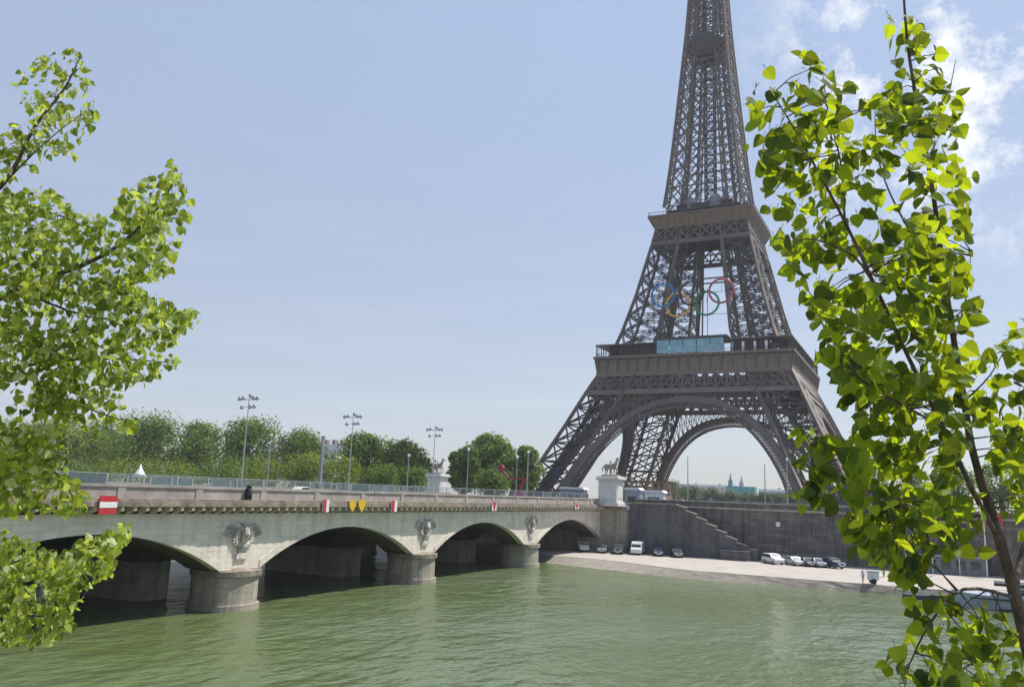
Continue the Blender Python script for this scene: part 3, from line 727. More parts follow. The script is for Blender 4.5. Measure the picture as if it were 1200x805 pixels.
# cornice with modillions
for s in (1, -1):
    mbx = MB()
    mbx.box(*sorted((s*16.5, s*18.7)), Y_NEAR-20, Y_FAR+2, CORN+.62, CORN+1.0)
    mbx.box(*sorted((s*16.5, s*18.45)), Y_NEAR-20, Y_FAR+2, CORN+1.0, CORN+1.22)
    cn = B(mbx, 'cornice', M['cornice'])
    mbx = MB(); mbx.box(*sorted((s*16.5, s*17.62)), Y_NEAR-20, Y_FAR+2, CORN, CORN+.62); B(mbx, 'frieze_band', M['gap_shade'], cn)  # band behind the brackets, its dark colour standing in for gap shadow
    mbx = MB(); y = Y_FAR-1.0; far_m = MB()
    while y > Y_NEAR+20 and s > 0:
        (far_m if y > -202 else mbx).prism([(s*17.6, CORN+.0), (s*17.85, CORN+.06), (s*18.62, CORN+.3), (s*18.62, CORN+.618), (s*17.6, CORN+.618)], 1, y, y+.3); y -= 1.15
    if s > 0:
        build_each(mbx, 'modillion', M['modillion'], cn, B)
        o = B(far_m, 'modillion', M['modillion'], cn); o['kind'] = 'stuff'
    mbx = MB(); mbx.box(*sorted((s*17.35, s*17.85)), Y_NEAR-20, Y_FAR+2, CORN+1.22, CORN+2.1)
    mbx.box(*sorted((s*17.25, s*17.95)), Y_NEAR-20, Y_FAR+2, CORN+2.1, CORN+2.3)
    y = Y_FAR-6
    while y > Y_NEAR-10: mbx.box(*sorted((s*17.28, s*17.92)), y, y+.7, CORN+1.22, CORN+2.1); y -= 7.75
    B(mbx, 'parapet', M['parapet'])
mbx = MB(); mbx.box(-16.5, 16.5, Y_NEAR-20, Y_FAR+4.9, CORN, CORN+1.0); B(mbx, 'deck', M['parapet'])
mbx = MB(); mbx.box(-12, 12, Y_NEAR-20, Y_FAR+4.9, CORN+1.004, CORN+1.02); B(mbx, 'roadway', M['asphalt'])
# eagle reliefs above each pier
def eagle(py, s):
    mbx = MB(); X = s*(HW+.02); zc = 2.35
    P = lambda dy, dz, dx=0: (X + s*dx, py+dy, zc+.15+dz*.8)
    # laurel wreath
    pts = [P(1.0*math.cos(t), 1.05*math.sin(t)-.35, .12) for t in [2*math.pi*i/24 for i in range(25)]]
    mbx.tube(pts, .17, 6, False)
    for i in range(24):
        t = 2*math.pi*i/24; c, n_ = math.cos(t), math.sin(t)
        mbx.bar(P(1.0*c, 1.05*n_-.35, .15), P(1.36*math.cos(t+.18), 1.4*math.sin(t+.18)-.35, .2), .12)
    # body, head and beak
    mbx.tube([P(0, -1.25, .1), P(0, -.7, .25), P(0, 0, .34), P(0, .6, .28), P(-.08, .95, .26), P(-.22, 1.15, .24), P(-.5, 1.1, .2)], [.1, .3, .42, .32, .17, .2, .04], 8)
    # wings spread both ways, long feathers hanging
    for w in (-1, 1):
        mbx.tube([P(w*.3, .45, .2), P(w*.9, .9, .2), P(w*1.5, 1.0, .18), P(w*2.0, .75, .14)], [.24, .2, .16, .06], 6)
        for i in range(8):
            t = i/7; a = P(w*(.4+1.5*t), .55+.4*math.sin(t*3), .16); b = P(w*(.5+1.9*t), -.55+.5*t*t, .08); mbx.bar(a, b, .17, .1)
        mbx.bar(P(w*.25, -.9, .15), P(w*.55, -1.6, .15), .2, .15)
    for i in range(-2, 3): mbx.bar(P(i*.12, -1.0, .15), P(i*.26, -2.0, .12), .15, .12)
    # trophy panel beneath
    mbx.box(*sorted((X, X+s*.18)), py-.7, py+.7, zc-2.1, zc-1.7); mbx.box(*sorted((X, X+s*.14)), py-.45, py+.45, zc-1.7, zc-1.5)
    B(mbx, 'eagle_relief', M['relief'])
for py in PY: eagle(py, 1)
# abutments
mbx = MB(); mbx.box(-22.8, 22.8, Y_FAR, Y_FAR+9.5, -7, CORN+.4)
B(mbx, 'abutment', M['pier'])
mbx = MB(); mbx.box(17.51, 23.1, Y_FAR-.35, Y_FAR+9.8, CORN+.4, CORN+.95); mbx.box(-23.1, -17.51, Y_FAR-.35, Y_FAR+9.8, CORN+.4, CORN+.95)
build_each(mbx, 'abutment_cap', M['cornice'], None, B)
mbx = MB(); mbx.box(-30, 30, Y_NEAR-8, Y_NEAR, -7, CORN); B(mbx, 'abutment', M['pier'])

# pedestals with sculpture groups at the bridge's far corners
def pedestal(x, y, label, covered):
    e = empty('statue_pedestal', (x, y, CORN+.95)); tag(e, label, 'statue', 'sculpture pedestals at the far end of the bridge')
    m_ = MB(); m_.box(-2.5, 2.5, -2.5, 2.5, 0, .55); m_.box(-2.3, 2.3, -2.3, 2.3, .55, .8); m_.build('plinth', M['pedestal'], e, bevel=.04)
    m_ = MB(); m_.box(-2.05, 2.05, -2.05, 2.05, .8, 4.4); m_.box(-1.5, 1.5, -2.12, -2.04, 1.3, 3.9); m_.box(2.04, 2.12, -1.5, 1.5, 1.3, 3.9); m_.build('die', M['pedestal'], e, bevel=.03)
    m_ = MB(); m_.box(-2.35, 2.35, -2.35, 2.35, 4.4, 4.65); m_.box(-2.6, 2.6, -2.6, 2.6, 4.65, 4.95); m_.box(-2.3, 2.3, -2.3, 2.3, 4.95, 5.2)
    m_.build('cornice', M['pedestal'], e, bevel=.03)
    # horse and warrior standing beside it
    z = 5.2
    h = MB()
    h.box(-1.7, 1.7, -1.2, 1.2, z, z+.25)
    h.tube([(-1.45, 0, z+1.6), (-1.1, 0, z+1.75), (-.3, 0, z+1.68), (.5, 0, z+1.78), (1.0, 0, z+1.95)], [.3, .5, .5, .52, .4], 10)
    h.tube([(.85, 0, z+1.95), (1.2, 0, z+2.5), (1.35, 0, z+3.0), (1.45, 0, z+3.2)], [.42, .32, .24, .2], 8)
    h.tube([(1.3, 0, z+3.2), (1.7, 0, z+3.0), (2.05, 0, z+2.75)], [.24, .19, .12], 8)
    for lx, ly, k_ in ((-1.25, -.3, .15), (-1.1, .3, .2), (.75, -.28, .1), (.95, .3, .45)):
        h.tube([(lx, ly, z+1.5), (lx+k_, ly, z+.95), (lx+k_*.3, ly, z+.5), (lx+.1, ly, z+.22)], [.24, .14, .09, .12], 7)
    h.tube([(-1.6, 0, z+1.8), (-1.95, 0, z+1.4), (-1.95, 0, z+.6)], [.12, .16, .05], 6)
    h.build('horse', M['statue'], e, True)
    p = MB()
    p.tube([(.1, -.85, z+.22), (.1, -.85, z+.75), (.08, -.83, z+1.3)], [.11, .14, .2], 7); p.tube([(.5, -.8, z+.22), (.42, -.82, z+.75), (.25, -.82, z+1.3)], [.11, .14, .2], 7)
    p.tube([(.16, -.82, z+1.2), (.16, -.8, z+1.6), (.16, -.8, z+2.05), (.16, -.8, z+2.2)], [.26, .24, .34, .15], 9)
    p.tube([(.16, -.8, z+2.2), (.17, -.82, z+2.35), (.17, -.82, z+2.6), (.17, -.82, z+2.75)], [.1, .17, .18, .06], 8)
    p.tube([(-.15, -.8, z+2.05), (-.4, -.85, z+1.7), (-.3, -1.0, z+1.35)], [.13, .1, .07], 6); p.tube([(.45, -.75, z+2.05), (.85, -.5, z+2.2), (1.2, -.25, z+2.55)], [.13, .1, .07], 6)
    p.build('warrior', M['statue'], e, True)
    return e
pr_ = pedestal(19.55, Y_FAR+.2, 'white pedestal with weathered statue where bridge meets the quay wall', 0)
pl_ = pedestal(-19.5, Y_FAR+.2, 'white pedestal with weathered statue in front of green trees behind the bridge', 1)

pr_.scale = (.9, .9, 1.08); pl_.scale = (.78, .78, 1.0)
# navigation boards hung on the cornice
def board(y, w, h, kind, label, zc=CORN+.75, group=None):
    e = empty('navigation_board', (18.85, y, zc)); tag(e, label, 'sign', group)
    m_ = MB(); m_.box(-.05, .05, -w/2, w/2, -h/2, h/2)
    if kind == 'rwr':
        m_.build('panel', M['red'], e); s_ = MB(); s_.box(.052, .075, -w/2, w/2, -h*.16, h*.16); s_.build('white_stripe', M['white'], e)
    elif kind == 'yellow':
        q = MB(); q.prism([(w*.35, h/2), (w/2, h*.3), (w/2, -h*.05), (0, -h/2), (-w/2, -h*.05), (-w/2, h*.3), (-w*.35, h/2)], 0, -.05, .05); q.build('panel', M['yellow'], e)
    elif kind == 'ylw':
        m_.build('panel', M['yellow'], e)
    else:
        m_.build('panel', M['white'], e)
        s_ = MB(); s_.prism([(-w*.42, h*.5), (w*.42, h*.5), (w*.1, -h*.5), (-w*.1, -h*.5)] if kind == 'rw' else [(-w/2, -h/2), (0, -h/2), (0, h/2), (-w/2, h/2)], 0, .052, .075); s_.build('red_mark', M['red'], e)
    b_ = MB()
    for yy in (-w*.35, w*.35): b_.bar((-.05, yy, h*.3), (-.9, yy, h*.3), .06)
    build_each(b_, 'bracket', M['darkpaint'], e)
yb = lambda u, v=591: (CAM + ray(u, v)*((18.85-CAM.x)/ray(u, v).x)).y
board(yb(127, 588), 1.5, 1.35, 'rwr', 'red navigation board with white centre stripe hung on the bridge cornice')
board(yb(382), .95, 1.25, 'half', 'small red and white board between striped board and yellow plates')
board(yb(413), 1.05, 1.25, 'yellow', 'yellow plate left of its twin above the second clear arch', group='yellow plates on the bridge')
board(yb(424), 1.15, 1.35, 'yellow', 'yellow plate right of its twin above the second clear arch', group='yellow plates on the bridge')
board(yb(462), 1.1, 1.25, 'half', 'red and white board just right of the two yellow plates')
board(yb(579, 594), 1.3, 1.2, 'rw', 'small red-marked white board above the third clear arch')
board(yb(676, 594), 1.6, .8, 'rw', 'small faded red board near the far end of the bridge')

# black lantern standing on the parapet
P_ = (CAM + ray(291, 583)*((18.1-CAM.x)/ray(291, 583).x))
e = empty('navigation_lantern', (18.1, P_.y, CORN+1.24)); tag(e, 'squat black lantern on the bridge parapet above first clear pier', 'lantern')
MB().lathe([(.32, 0), (.34, .5), (.26, .9), (.2, 1.1)], n=12).build('body', M['black'], e, True); MB().lathe([(.24, 1.1), (.24, 1.25), (.05, 1.45)], n=12).build('cap', M['black'], e, True)

# temporary fence panels behind both parapets
def fence_panel():
    e = empty('fence_panel')
    m_ = MB()
    for y in (0, 3.38): m_.bar((0, y, 0), (0, y, 2.1), .07)
    for z in (.12, 1.05, 2.1): m_.bar((0, 0, z), (0, 3.38, z), .055)
    m_.build('frame', M['palesteel'], e)
    m_ = MB()
    for i in range(1, 17): m_.bar((0, i*3.38/17, .12), (0, i*3.38/17, 2.1), .018)
    m_.build('mesh_infill', M['palesteel'], e)
    m_ = MB(); m_.box(-.25, .25, -.1, .12, 0, .14); m_.build('foot', M['parapet'], e)
    return e
fp0 = fence_panel(); first = True
fy = Y_FAR-3.0; fi = 0
sheet = MB(); sheet.box(-.012, .012, .1, 3.28, .2, 2.0); sheet_me = sheet.build('netting_sheet', M['mesh']); sheet_me.parent = fp0
fence_sheet = [sheet_me]
while fy > -318:
    for sx in (16.2, -16.2):
        o = fp0 if first else copy_tree(fp0)
        first = False
        o.location = (sx, fy-3.45, CORN+1.02); 
        tag(o, 'temporary grey mesh fence panel behind the right-hand bridge parapet' if sx > 0 else 'temporary grey mesh fence panel along the far side of the bridge', 'fence', 'mesh fence panels along the bridge near side' if sx > 0 else 'mesh fence panels along the bridge far side')
        if (fi*7+3) % 11 not in (0, 1, 4, 5) or sx > 0 and fi % 5:
            for c in list(o.children):
                if c.name.startswith('netting'):
                    if o is not fp0: bpy.data.objects.remove(c)
    fy -= 3.45; fi += 1

# tall floodlight masts along the far side of the bridge
def mast(u, vtop, y, label):
    P0 = aty(u, vtop, y); x = P0.x; zt = P0.z
    e = empty('floodlight_mast', (x, y, CORN+1.02)); tag(e, label, 'floodlight mast', 'floodlight masts behind the bridge')
    hh = zt-(CORN+1.02)
    m_ = MB(); m_.tube([(0, 0, 0), (0, 0, hh*.5), (0, 0, hh)], [.13, .1, .06], 8); m_.build('pole', M['steel'], e)
    m_ = MB(); m_.bar((-1.9, 0, hh), (1.9, 0, hh), .12); m_.bar((-1.3, 0, hh-1.1), (1.5, 0, hh-1.1), .08); m_.build('crossarm', M['steel'], e)
    for dx, dz in ((-1.8, .1), (-1.1, .2), (.3, .5), (.95, .15), (1.7, .1), (-1.2, -1.2), (.5, -1.15), (1.25, -1.1)):
        f_ = MB(); f_.lathe([(.12, 0), (.3, .14), (.32, .3), (.22, .32)], n=10)
        f_.v = [(vx+dx, -vz+.1, vy+hh+dz) for vx, vy, vz in f_.v]
        f_.build('floodlight', M['steel'], e, True)
    return e
mast(292, 468, -228, 'floodlight mast rising from the leftmost clear tree clump, left of three')
mast(414, 489, -203, 'middle floodlight mast of three, between two distant pale rooftops and pedestal')
mast(510, 504, -176, 'floodlight mast directly behind the statue pedestal')

# slim street lamps
def lamp(P, h, label, name='street_lamp', arm=False, w=.09):
    e = empty(name, P); tag(e, label, 'street lamp')
    m_ = MB(); m_.tube([(0, 0, 0), (0, 0, .9), (0, 0, h)], [w*2, w*1.3, w*.7], 8); m_.build('pole', M['steel'], e)
    m_ = MB(); m_.lathe([(.12, 0), (.3, .25), (.34, .6), (.12, .85)], (0, 0, h), 10); m_.build('lantern', M['tent'], e, True)
def lamp_px(u, vtop, y, label, base=PLAZA, w=.09):
    P0 = aty(u, vtop, y); lamp((P0.x, y, base), P0.z-base, label, w=w)
lamp_px(549, 529, -150, 'slim white-headed street lamp just right of the left statue pedestal', w=.1)
lamp_px(606, 538, -150, 'slim white-headed street lamp in front of the dark trees beside the tower foot', w=.1)
lamp_px(619, 532, -142, 'plain tall street lamp between white-headed lamp and left tower leg', w=.14)
lamp_px(479, 536, -150, 'short street lamp before the light green tree behind the bridge', w=.12)
lamp_px(318, 512, -150, 'dark street lamp beside the tall oval tree behind the bridge', w=.14)
lamp_px(68, 494, -170, 'grey lamp column half hidden by near leaves at left', w=.16)
lamp_px(806, 536, 80, 'left lamp column standing in the open tower arch', w=.25)
lamp_px(896, 545, 80, 'middle lamp column standing in the open tower arch', w=.25)
lamp_px(922, 540, -60, 'right lamp column inside arch next to the right leg', w=.13)
# dark square column
P0 = aty(379, 511, -150); e = MB(); e.box(P0.x-.32, P0.x+.32, -150.3, -149.7, PLAZA, P0.z-.4); e.box(P0.x-.42, P0.x+.42, -150.4, -149.6, P0.z-.4, P0.z)
o = e.build('advertising_column', M['zinc']); tag(o, 'tall narrow grey column standing up among trees behind the bridge', 'column')

# boom lift
P0 = aty(610, 578, -150)
e = empty('boom_lift', (P0.x, -150, PLAZA), 0); tag(e, 'crimson folded boom lift parked before the dark trees', 'boom lift')
m_ = MB(); m_.box(-1.2, 1.2, -1, 1, .5, 1.5); m_.box(-.8, .9, -.8, .8, 1.5, 2.3); m_.build('chassis', M['magenta'], e, bevel=.06)
for x in (-.85, .85):
    for y in (-1.1, .8):
        m_ = MB(); m_.tube([(x, y, .5), (x, y+.3, .5)], .5, 14); m_.build('wheel', M['black'], e)
m_ = MB(); m_.bar((-.1, 0, 2.2), (.2, 0, 4.2), .5); m_.bar((.2, 0, 4.2), (1.5, 0, 5.3), .5); m_.bar((1.5, 0, 5.4), (-3.2, 0, 5.4), .36); m_.bar((-3.2, 0, 5.4), (-5.0, 0, 7.2), .34); m_.build('boom', M['magenta'], e)
m_ = MB(); m_.tube([(-5.2, -.5, 7.6), (-5.2, .5, 7.6)], .75, 14); m_.build('cable_drum', M['magenta'], e)
m_ = MB(); m_.box(-6.6, -5.4, -.7, .7, 6.6, 6.7)
for x in (-6.6, -5.4):
    for y in (-.7, .7): m_.bar((x, y, 6.6), (x, y, 8.6), .08)
m_.box(-6.65, -5.35, -.75, .75, 8.55, 8.65); m_.build('basket', M['darkpaint'], e)

# ---------------------------------------------------------------- quay wall and stair
e = empty('quay_wall', (22.8, -163, QUAY)); tag(e, 'long dark grey masonry retaining wall behind the lower quay', 'wall')
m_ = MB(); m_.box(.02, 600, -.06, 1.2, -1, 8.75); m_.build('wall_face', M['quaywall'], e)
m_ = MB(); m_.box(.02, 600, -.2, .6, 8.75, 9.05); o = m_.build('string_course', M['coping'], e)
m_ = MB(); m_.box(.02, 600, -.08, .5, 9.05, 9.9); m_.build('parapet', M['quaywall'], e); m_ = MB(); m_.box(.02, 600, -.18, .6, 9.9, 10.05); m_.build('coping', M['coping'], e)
m_ = MB()
for x in range(8, 120, 9): m_.box(x, x+1.1, -.22, .0, 0, 8.7)
build_each(m_, 'buttress', M['quaywall'], e)
m_ = MB()
for x in (26.5, 43.6, 60.4): m_.box(x, x+.7, -.5, -.02, 6.1, 6.9)
build_each(m_, 'wall_lantern', M['tent'], e)
for x in (44, 78):
    m_ = MB(); m_.lathe([(.28, 0), (.32, .1), (.28, .2)], (0, 0, 0), 12); m_.v = [(vx+x, -.2+vz, 3+vy) for vx, vy, vz in m_.v]; m_.build('mooring_ring', M['darkpaint'], e)
# stair: solid wall with a stepped top descending to the right
e = empty('quay_staircase', (22.8, -166.6, QUAY)); tag(e, 'dark stone stair wall with stepped coping descending along the quay wall', 'staircase')
xs0, xs1, zt0, zt1 = 9.2, 23.8, 9.1, 1.9
poly = [(0.02, 0), (0.02, zt0)]
nst = 8; cop = []
for i in range(nst):
    xa = xs0 + (xs1-xs0)*i/nst; xb = xs0 + (xs1-xs0)*(i+1)/nst; z = zt0 - (zt0-zt1)*i/(nst-1)
    poly += [(xa, zt0 if i == 0 else poly[-1][1]), (xa, z)] if i else [(xa, z)]
    zn = zt0 - (zt0-zt1)*(i+.55)/(nst-1) if i < nst-1 else z
    poly += [(xb, zn)]
    cop.append(((xa, z), (xb, zn)))
poly += [(xs1, 0)]
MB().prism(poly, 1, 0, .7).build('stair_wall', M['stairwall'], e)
m_ = MB()
for (xa, za_), (xb, zb) in cop: m_.bar((xa-.1, .35, za_+.12), (xb+.1, .35, zb+.12), .95, .24)
m_.box(.0, xs0, -.12, .8, zt0+.004, zt0+.3)
m_.build('coping', M['cornice'], e)
m_ = MB()
nn = 46
for i in range(nn):
    xa = xs0 + (xs1-xs0+1)*i/nn; z = (zt0-1.2)*(1-i/nn); m_.box(xa, xa+(xs1-xs0+1)/nn, .75, 3.4, 0, max(z, .15))
m_.build('flight', M['stairwall'], e)
m_ = MB(); m_.box(17.6, 22.6, -1.5, 0, 0, 1.5); m_.box(17.4, 22.8, -1.7, 0, 1.5, 1.65); m_.build('storage_recess', M['stairwall'], e)
# gravel ramp at stair foot
o = MB().prism([(46.5, QUAY), (51.5, QUAY), (51.5, QUAY+1.3), (49.6, QUAY+1.35)], 1, -166.8, -163.3).build('ramp', M['quay']); tag(o, kind='structure')

# barriers on top of the quay wall
bar0 = None
for i in range(26):
    x = 24.2 + i*3.0
    if bar0 is None:
        bar0 = empty('crowd_barrier'); m_ = MB()
        for xx in (0, 2.7): m_.bar((xx, 0, 0), (xx, 0, 1.5), .08)
        for z in (.25, 1.5): m_.bar((0, 0, z), (2.7, 0, z), .09)
        m_.build('frame', M['palesteel'], bar0)
        m_ = MB(); [m_.bar((j*.18, 0, .25), (j*.18, 0, 1.5), .025) for j in range(1, 15)]; m_.build('bars', M['palesteel'], bar0); o = bar0
    else: o = copy_tree(bar0)
    o.location = (x, -161.4, 6.25 if False else PLAZA+.55)
    tag(o, 'pale metal crowd barrier behind the parapet of the quay wall', 'barrier', 'crowd barriers above the quay wall')
o = MB().box(22.9, 640, -161.8, -160.6, PLAZA, PLAZA+.54).build('pavement', M['coping']); tag(o, kind='structure')

# ---------------------------------------------------------------- vehicles
def car(body, kind='hatch'):
    e = empty('parked_car' if kind != 'van' else 'parked_van')
    if kind == 'van':
        prof = [(-2.5, .35), (2.45, .35), (2.5, .9), (2.35, 1.15), (1.75, 1.3), (1.2, 2.15), (.9, 2.3), (-2.4, 2.35), (-2.52, 2.1)]; win = [(1.62, 1.32), (1.12, 2.06), (.35, 2.06), (.35, 1.32)]; w = .95; wx = 1.55
    elif kind == 'suv':
        prof = [(-2.2, .35), (2.15, .35), (2.2, .85), (2.0, 1.02), (1.15, 1.1), (.55, 1.62), (-.2, 1.72), (-1.75, 1.68), (-2.1, 1.15), (-2.22, .9)]; win = [(.98, 1.12), (.5, 1.56), (-1.65, 1.6), (-1.95, 1.14)]; w = .9; wx = 1.3
    else:
        prof = [(-2.0, .3), (2.0, .3), (2.08, .62), (1.9, .85), (1.0, .95), (.35, 1.42), (-.3, 1.5), (-1.35, 1.44), (-1.9, 1.0), (-2.08, .8)]; win = [(.85, .97), (.32, 1.36), (-1.28, 1.38), (-1.7, 1.0)]; w = .86; wx = 1.22
    m_ = MB(); m_.prism(prof, 1, -w, w); bo = m_.build('body', body, e, bevel=.07)
    m_ = MB(); m_.prism(win, 1, -w-.015, w+.015)
    m_.build('side_window', M['glass'], e)
    m_ = MB()
    a, b = win[0], win[1]; m_.quad((a[0]+.14, -w+.12, a[1]), (a[0]+.14, w-.12, a[1]), (b[0]+.13, w-.18, b[1]), (b[0]+.13, -w+.18, b[1])); m_.build('windscreen', M['glass'], e)
    for s in (-1, 1):
        m_ = MB(); m_.box(prof[2][0]-.12, prof[2][0]+.03, s*w*.6-.18, s*w*.6+.18, .62, .8); m_.build('headlight', M['tent'], e)
    m_ = MB(); m_.box(2.0, prof[2][0]+.02, -.4, .4, .4, .56); m_.build('number_plate', M['white'], e)
    for x in (-wx, wx):
        for s in (-1, 1):
            m_ = MB(); m_.tube([(x, s*(w-.2), .33), (x, s*(w+.02), .33)], .33, 16); wh = m_.build('wheel', M['black'], e)
            m_ = MB(); m_.tube([(x, s*(w+.0), .33), (x, s*(w+.035), .33)], .2, 12); m_.build('rim', M['steel'], wh)
    return e
def place_car(u, v, z, rz, body, kind, label, group='cars parked on the lower quay', y=None):
    if z == QUAY: y = -171.5 if u < 735 else -169.6
    c = car(M[body], kind); P = atz(u, v, z) if y is None else aty(u, v, y)
    c.location = (P.x, P.y, z); c.rotation_euler = (0, 0, R(rz)); tag(c, label, 'van' if kind == 'van' else 'car', group)
place_car(683, 644, QUAY, -60, 'carwhite', 'suv', 'white car parked in the shade under the last bridge arch')
place_car(706, 644.5, QUAY, -75, 'cargrey', 'hatch', 'dark grey car just right of the white car at the last arch')
place_car(725, 644.5, QUAY, -75, 'cardark', 'suv', 'dark car immediately left of the white van')
place_car(747, 648.5, QUAY, -80, 'carwhite', 'van', 'white delivery van parked nose-out against the quay wall')
place_car(771, 648, QUAY, -70, 'carblue', 'hatch', 'dark blue car immediately right of the white van')
place_car(793, 650.5, QUAY, -65, 'cardark', 'hatch', 'black car at the right end of the row by stair wall')
place_car(906, 660, QUAY, -50, 'carwhite', 'suv', 'white car in front of quay wall, right of the staircase foot')
place_car(931, 660.5, QUAY, -55, 'carsilver', 'hatch', 'silver car between the white car and the dark-grilled grey car')
place_car(958, 661.5, QUAY, -62, 'cargrey', 'hatch', 'grey car at the right end of the three by the quay wall')
place_car(975, 657.5, QUAY, -40, 'carblue', 'suv', 'dark blue car behind the grey car, beside the group of people')
place_car(946, 657.2, QUAY, -62, 'cardark', 'hatch', 'black car half hidden behind the silver and grey cars')
place_car(862, 583, PLAZA+.03, 175, 'carred', 'suv', 'red car on the upper road seen through the barriers', 'traffic on the upper road', -146)
place_car(820, 583, PLAZA+.03, 178, 'cardark', 'van', 'dark van on the upper road left of the red car', 'traffic on the upper road', -144)
place_car(888, 584, PLAZA+.03, 176, 'cargrey', 'suv', 'grey car on the upper road right of the red car', 'traffic on the upper road', -146)
place_car(355, 583, CORN+1.03, 92, 'carwhite', 'hatch', 'white car driving over the bridge', 'traffic on the bridge', -215)

# booths at the foot of the tower
def booth(u, v, y, w, m, label, h=3.2):
    P = aty(u, v, y); e = empty('ticket_booth', (P.x, y, PLAZA)); tag(e, label, 'booth', 'booths at the foot of the tower')
    MB().box(-w/2, w/2, -1.2, 1.2, 0, h).build('wall', m, e, bevel=.04)
    q = MB(); q.prism([(-w/2-.3, h), (w/2+.3, h), (w/2-.2, h+.5), (-w/2+.2, h+.5)], 1, -1.5, 1.5); q.build('roof', M['tent'], e)
    MB().box(-w*.3, w*.3, -1.24, -1.19, 1.1, 2.3).build('counter_window', M['glass'], e)
booth(743, 583, -150, 3.2, M['blueh'], 'pale blue booth just right of the right-hand statue pedestal', 3.6)
booth(768, 583, -150, 4.0, M['tent'], 'white and blue booth second right from the statue pedestal')
booth(672, 578, -140, 6, M['zinc'], 'grey cabin between tower foot and right-hand statue pedestal', 3.4)

P = aty(762, 583, -75); e = empty('pavilion', (P.x, -75, PLAZA)); tag(e, 'brown timber-framed pavilion under the rear left tower leg', 'pavilion')
MB().box(-6, 6, -3, 3, 0, 3.2).build('wall', M['deckwood'], e)
m_ = MB()
for i in range(9):
    for y in (-3.3, 3.3): m_.bar((-7+i*1.75, y, 0), (-7+i*1.75, y, 6.6), .28)
for z in (3.4, 5, 6.6):
    for y in (-3.3, 3.3): m_.bar((-7.2, y, z), (7.2, y, z), .28)
m_.build('frame', M['deckwood'], e)
MB().box(-7.4, 7.4, -3.8, 3.8, 6.8, 7.15).build('roof', M['pierdark'], e)
# people: one continuous skinned body each
def person(P, rz, top_m, leg_m, label, stride=.18, arm=.1, h=1.72, group=None):
    s = h/1.72
    V = [(0, 0, .95), (0, 0, 1.15), (0, 0, 1.38), (0, 0, 1.47), (0, .01, 1.56), (0, .015, 1.66),
         (.09, 0, .9), (.1, stride*.6, .5), (.1, stride, .07), (.1, stride+.16, .03),
         (-.09, 0, .9), (-.1, -stride*.4, .5), (-.1, -stride, .09), (-.1, -stride+.16, .03),
         (.18, 0, 1.38), (.23, -arm*.4, 1.1), (.24, arm, .85), (-.18, 0, 1.38), (-.23, arm*.4, 1.1), (-.24, arm+.08, .87)]
    E_ = [(0, 1), (1, 2), (2, 3), (3, 4), (4, 5), (0, 6), (6, 7), (7, 8), (8, 9), (0, 10), (10, 11), (11, 12), (12, 13), (2, 14), (14, 15), (15, 16), (2, 17), (17, 18), (18, 19)]
    rad = [.13, .12, .14, .055, .085, .08, .1, .07, .05, .035, .1, .07, .05, .035, .065, .045, .035, .065, .045, .035]
    me = bpy.data.meshes.new('person'); me.from_pydata([tuple(c*s for c in v) for v in V], E_, [])
    o_ = bpy.data.objects.new('person', me); COL.objects.link(o_)
    md = o_.modifiers.new('skin', 'SKIN')
    for i, sv in enumerate(me.skin_vertices[0].data): sv.radius = (rad[i]*s, rad[i]*s*.8); sv.use_root = (i == 0)
    sb = o_.modifiers.new('sub', 'SUBSURF'); sb.levels = 1; sb.render_levels = 1
    dg = bpy.context.evaluated_depsgraph_get(); me2 = bpy.data.meshes.new_from_object(o_.evaluated_get(dg)); o_.modifiers.clear(); o_.data = me2
    me2.materials.clear()
    for m in (leg_m, top_m, M['skin'], M['hair']): me2.materials.append(m)
    for p in me2.polygons:
        z = p.center.z/s; p.use_smooth = True
        p.material_index = 0 if z < .98 else 1 if z < 1.44 and (abs(p.center.x) < .215 or z > 1.12) else 2 if z < 1.64 and not (p.center.y < -.02*s and z > 1.54) else 3
    o_.location = P; o_.rotation_euler = (0, 0, rz); tag(o_, label, 'person', group)
    return o_
for i, (u, v, tm, lm, lb) in enumerate([(979, 661, 'clothblue', 'clothdark', 'person in blue top standing right beside the dark blue car'),
        (985.5, 661.5, 'clothwhite', 'clothblue', 'person in white top and blue trousers, second from the left in the quay group'),
        (991, 661, 'clothdark', 'clothdark', 'person dressed all in dark clothes in the middle of the quay group'),
        (997, 662, 'clothwhite', 'clothdark', 'person in white top and dark trousers on the quay'),
        (1003, 661, 'clothblue', 'clothwhite', 'person in blue top and white trousers at right of the quay group'),
        (1011.5, 683, 'clothwhite', 'clothlilac', 'person in lilac trousers walking on the quay edge beside a white cart')]):
    P = atz(u, v, QUAY); person((P.x, P.y, QUAY), i*1.3, M[tm], M[lm], lb, .15+.05*(i % 3), .05*(i % 3), 1.8 if i == 5 else 1.7+.06*(i % 2), None)
for i, (u, y, tm) in enumerate([(790, -160.3, 'clothdark'), (800, -160.2, 'clothwhite'), (652, -166, 'clothwhite'), (830, -160.2, 'clothblue'), (905, -160.3, 'clothdark')]):
    P = aty(u, 585, y); person((P.x, y, PLAZA+.54), i*.9, M[tm], M['clothdark'], ['person in black standing behind the barriers at the top of the stair', 'person in white standing behind the barriers right of the stair top', 'person in white beside the bridge parapet under the tower leg',
        'person in blue behind the barriers left of the red car', 'person in black behind the barriers right of the red car'][i])
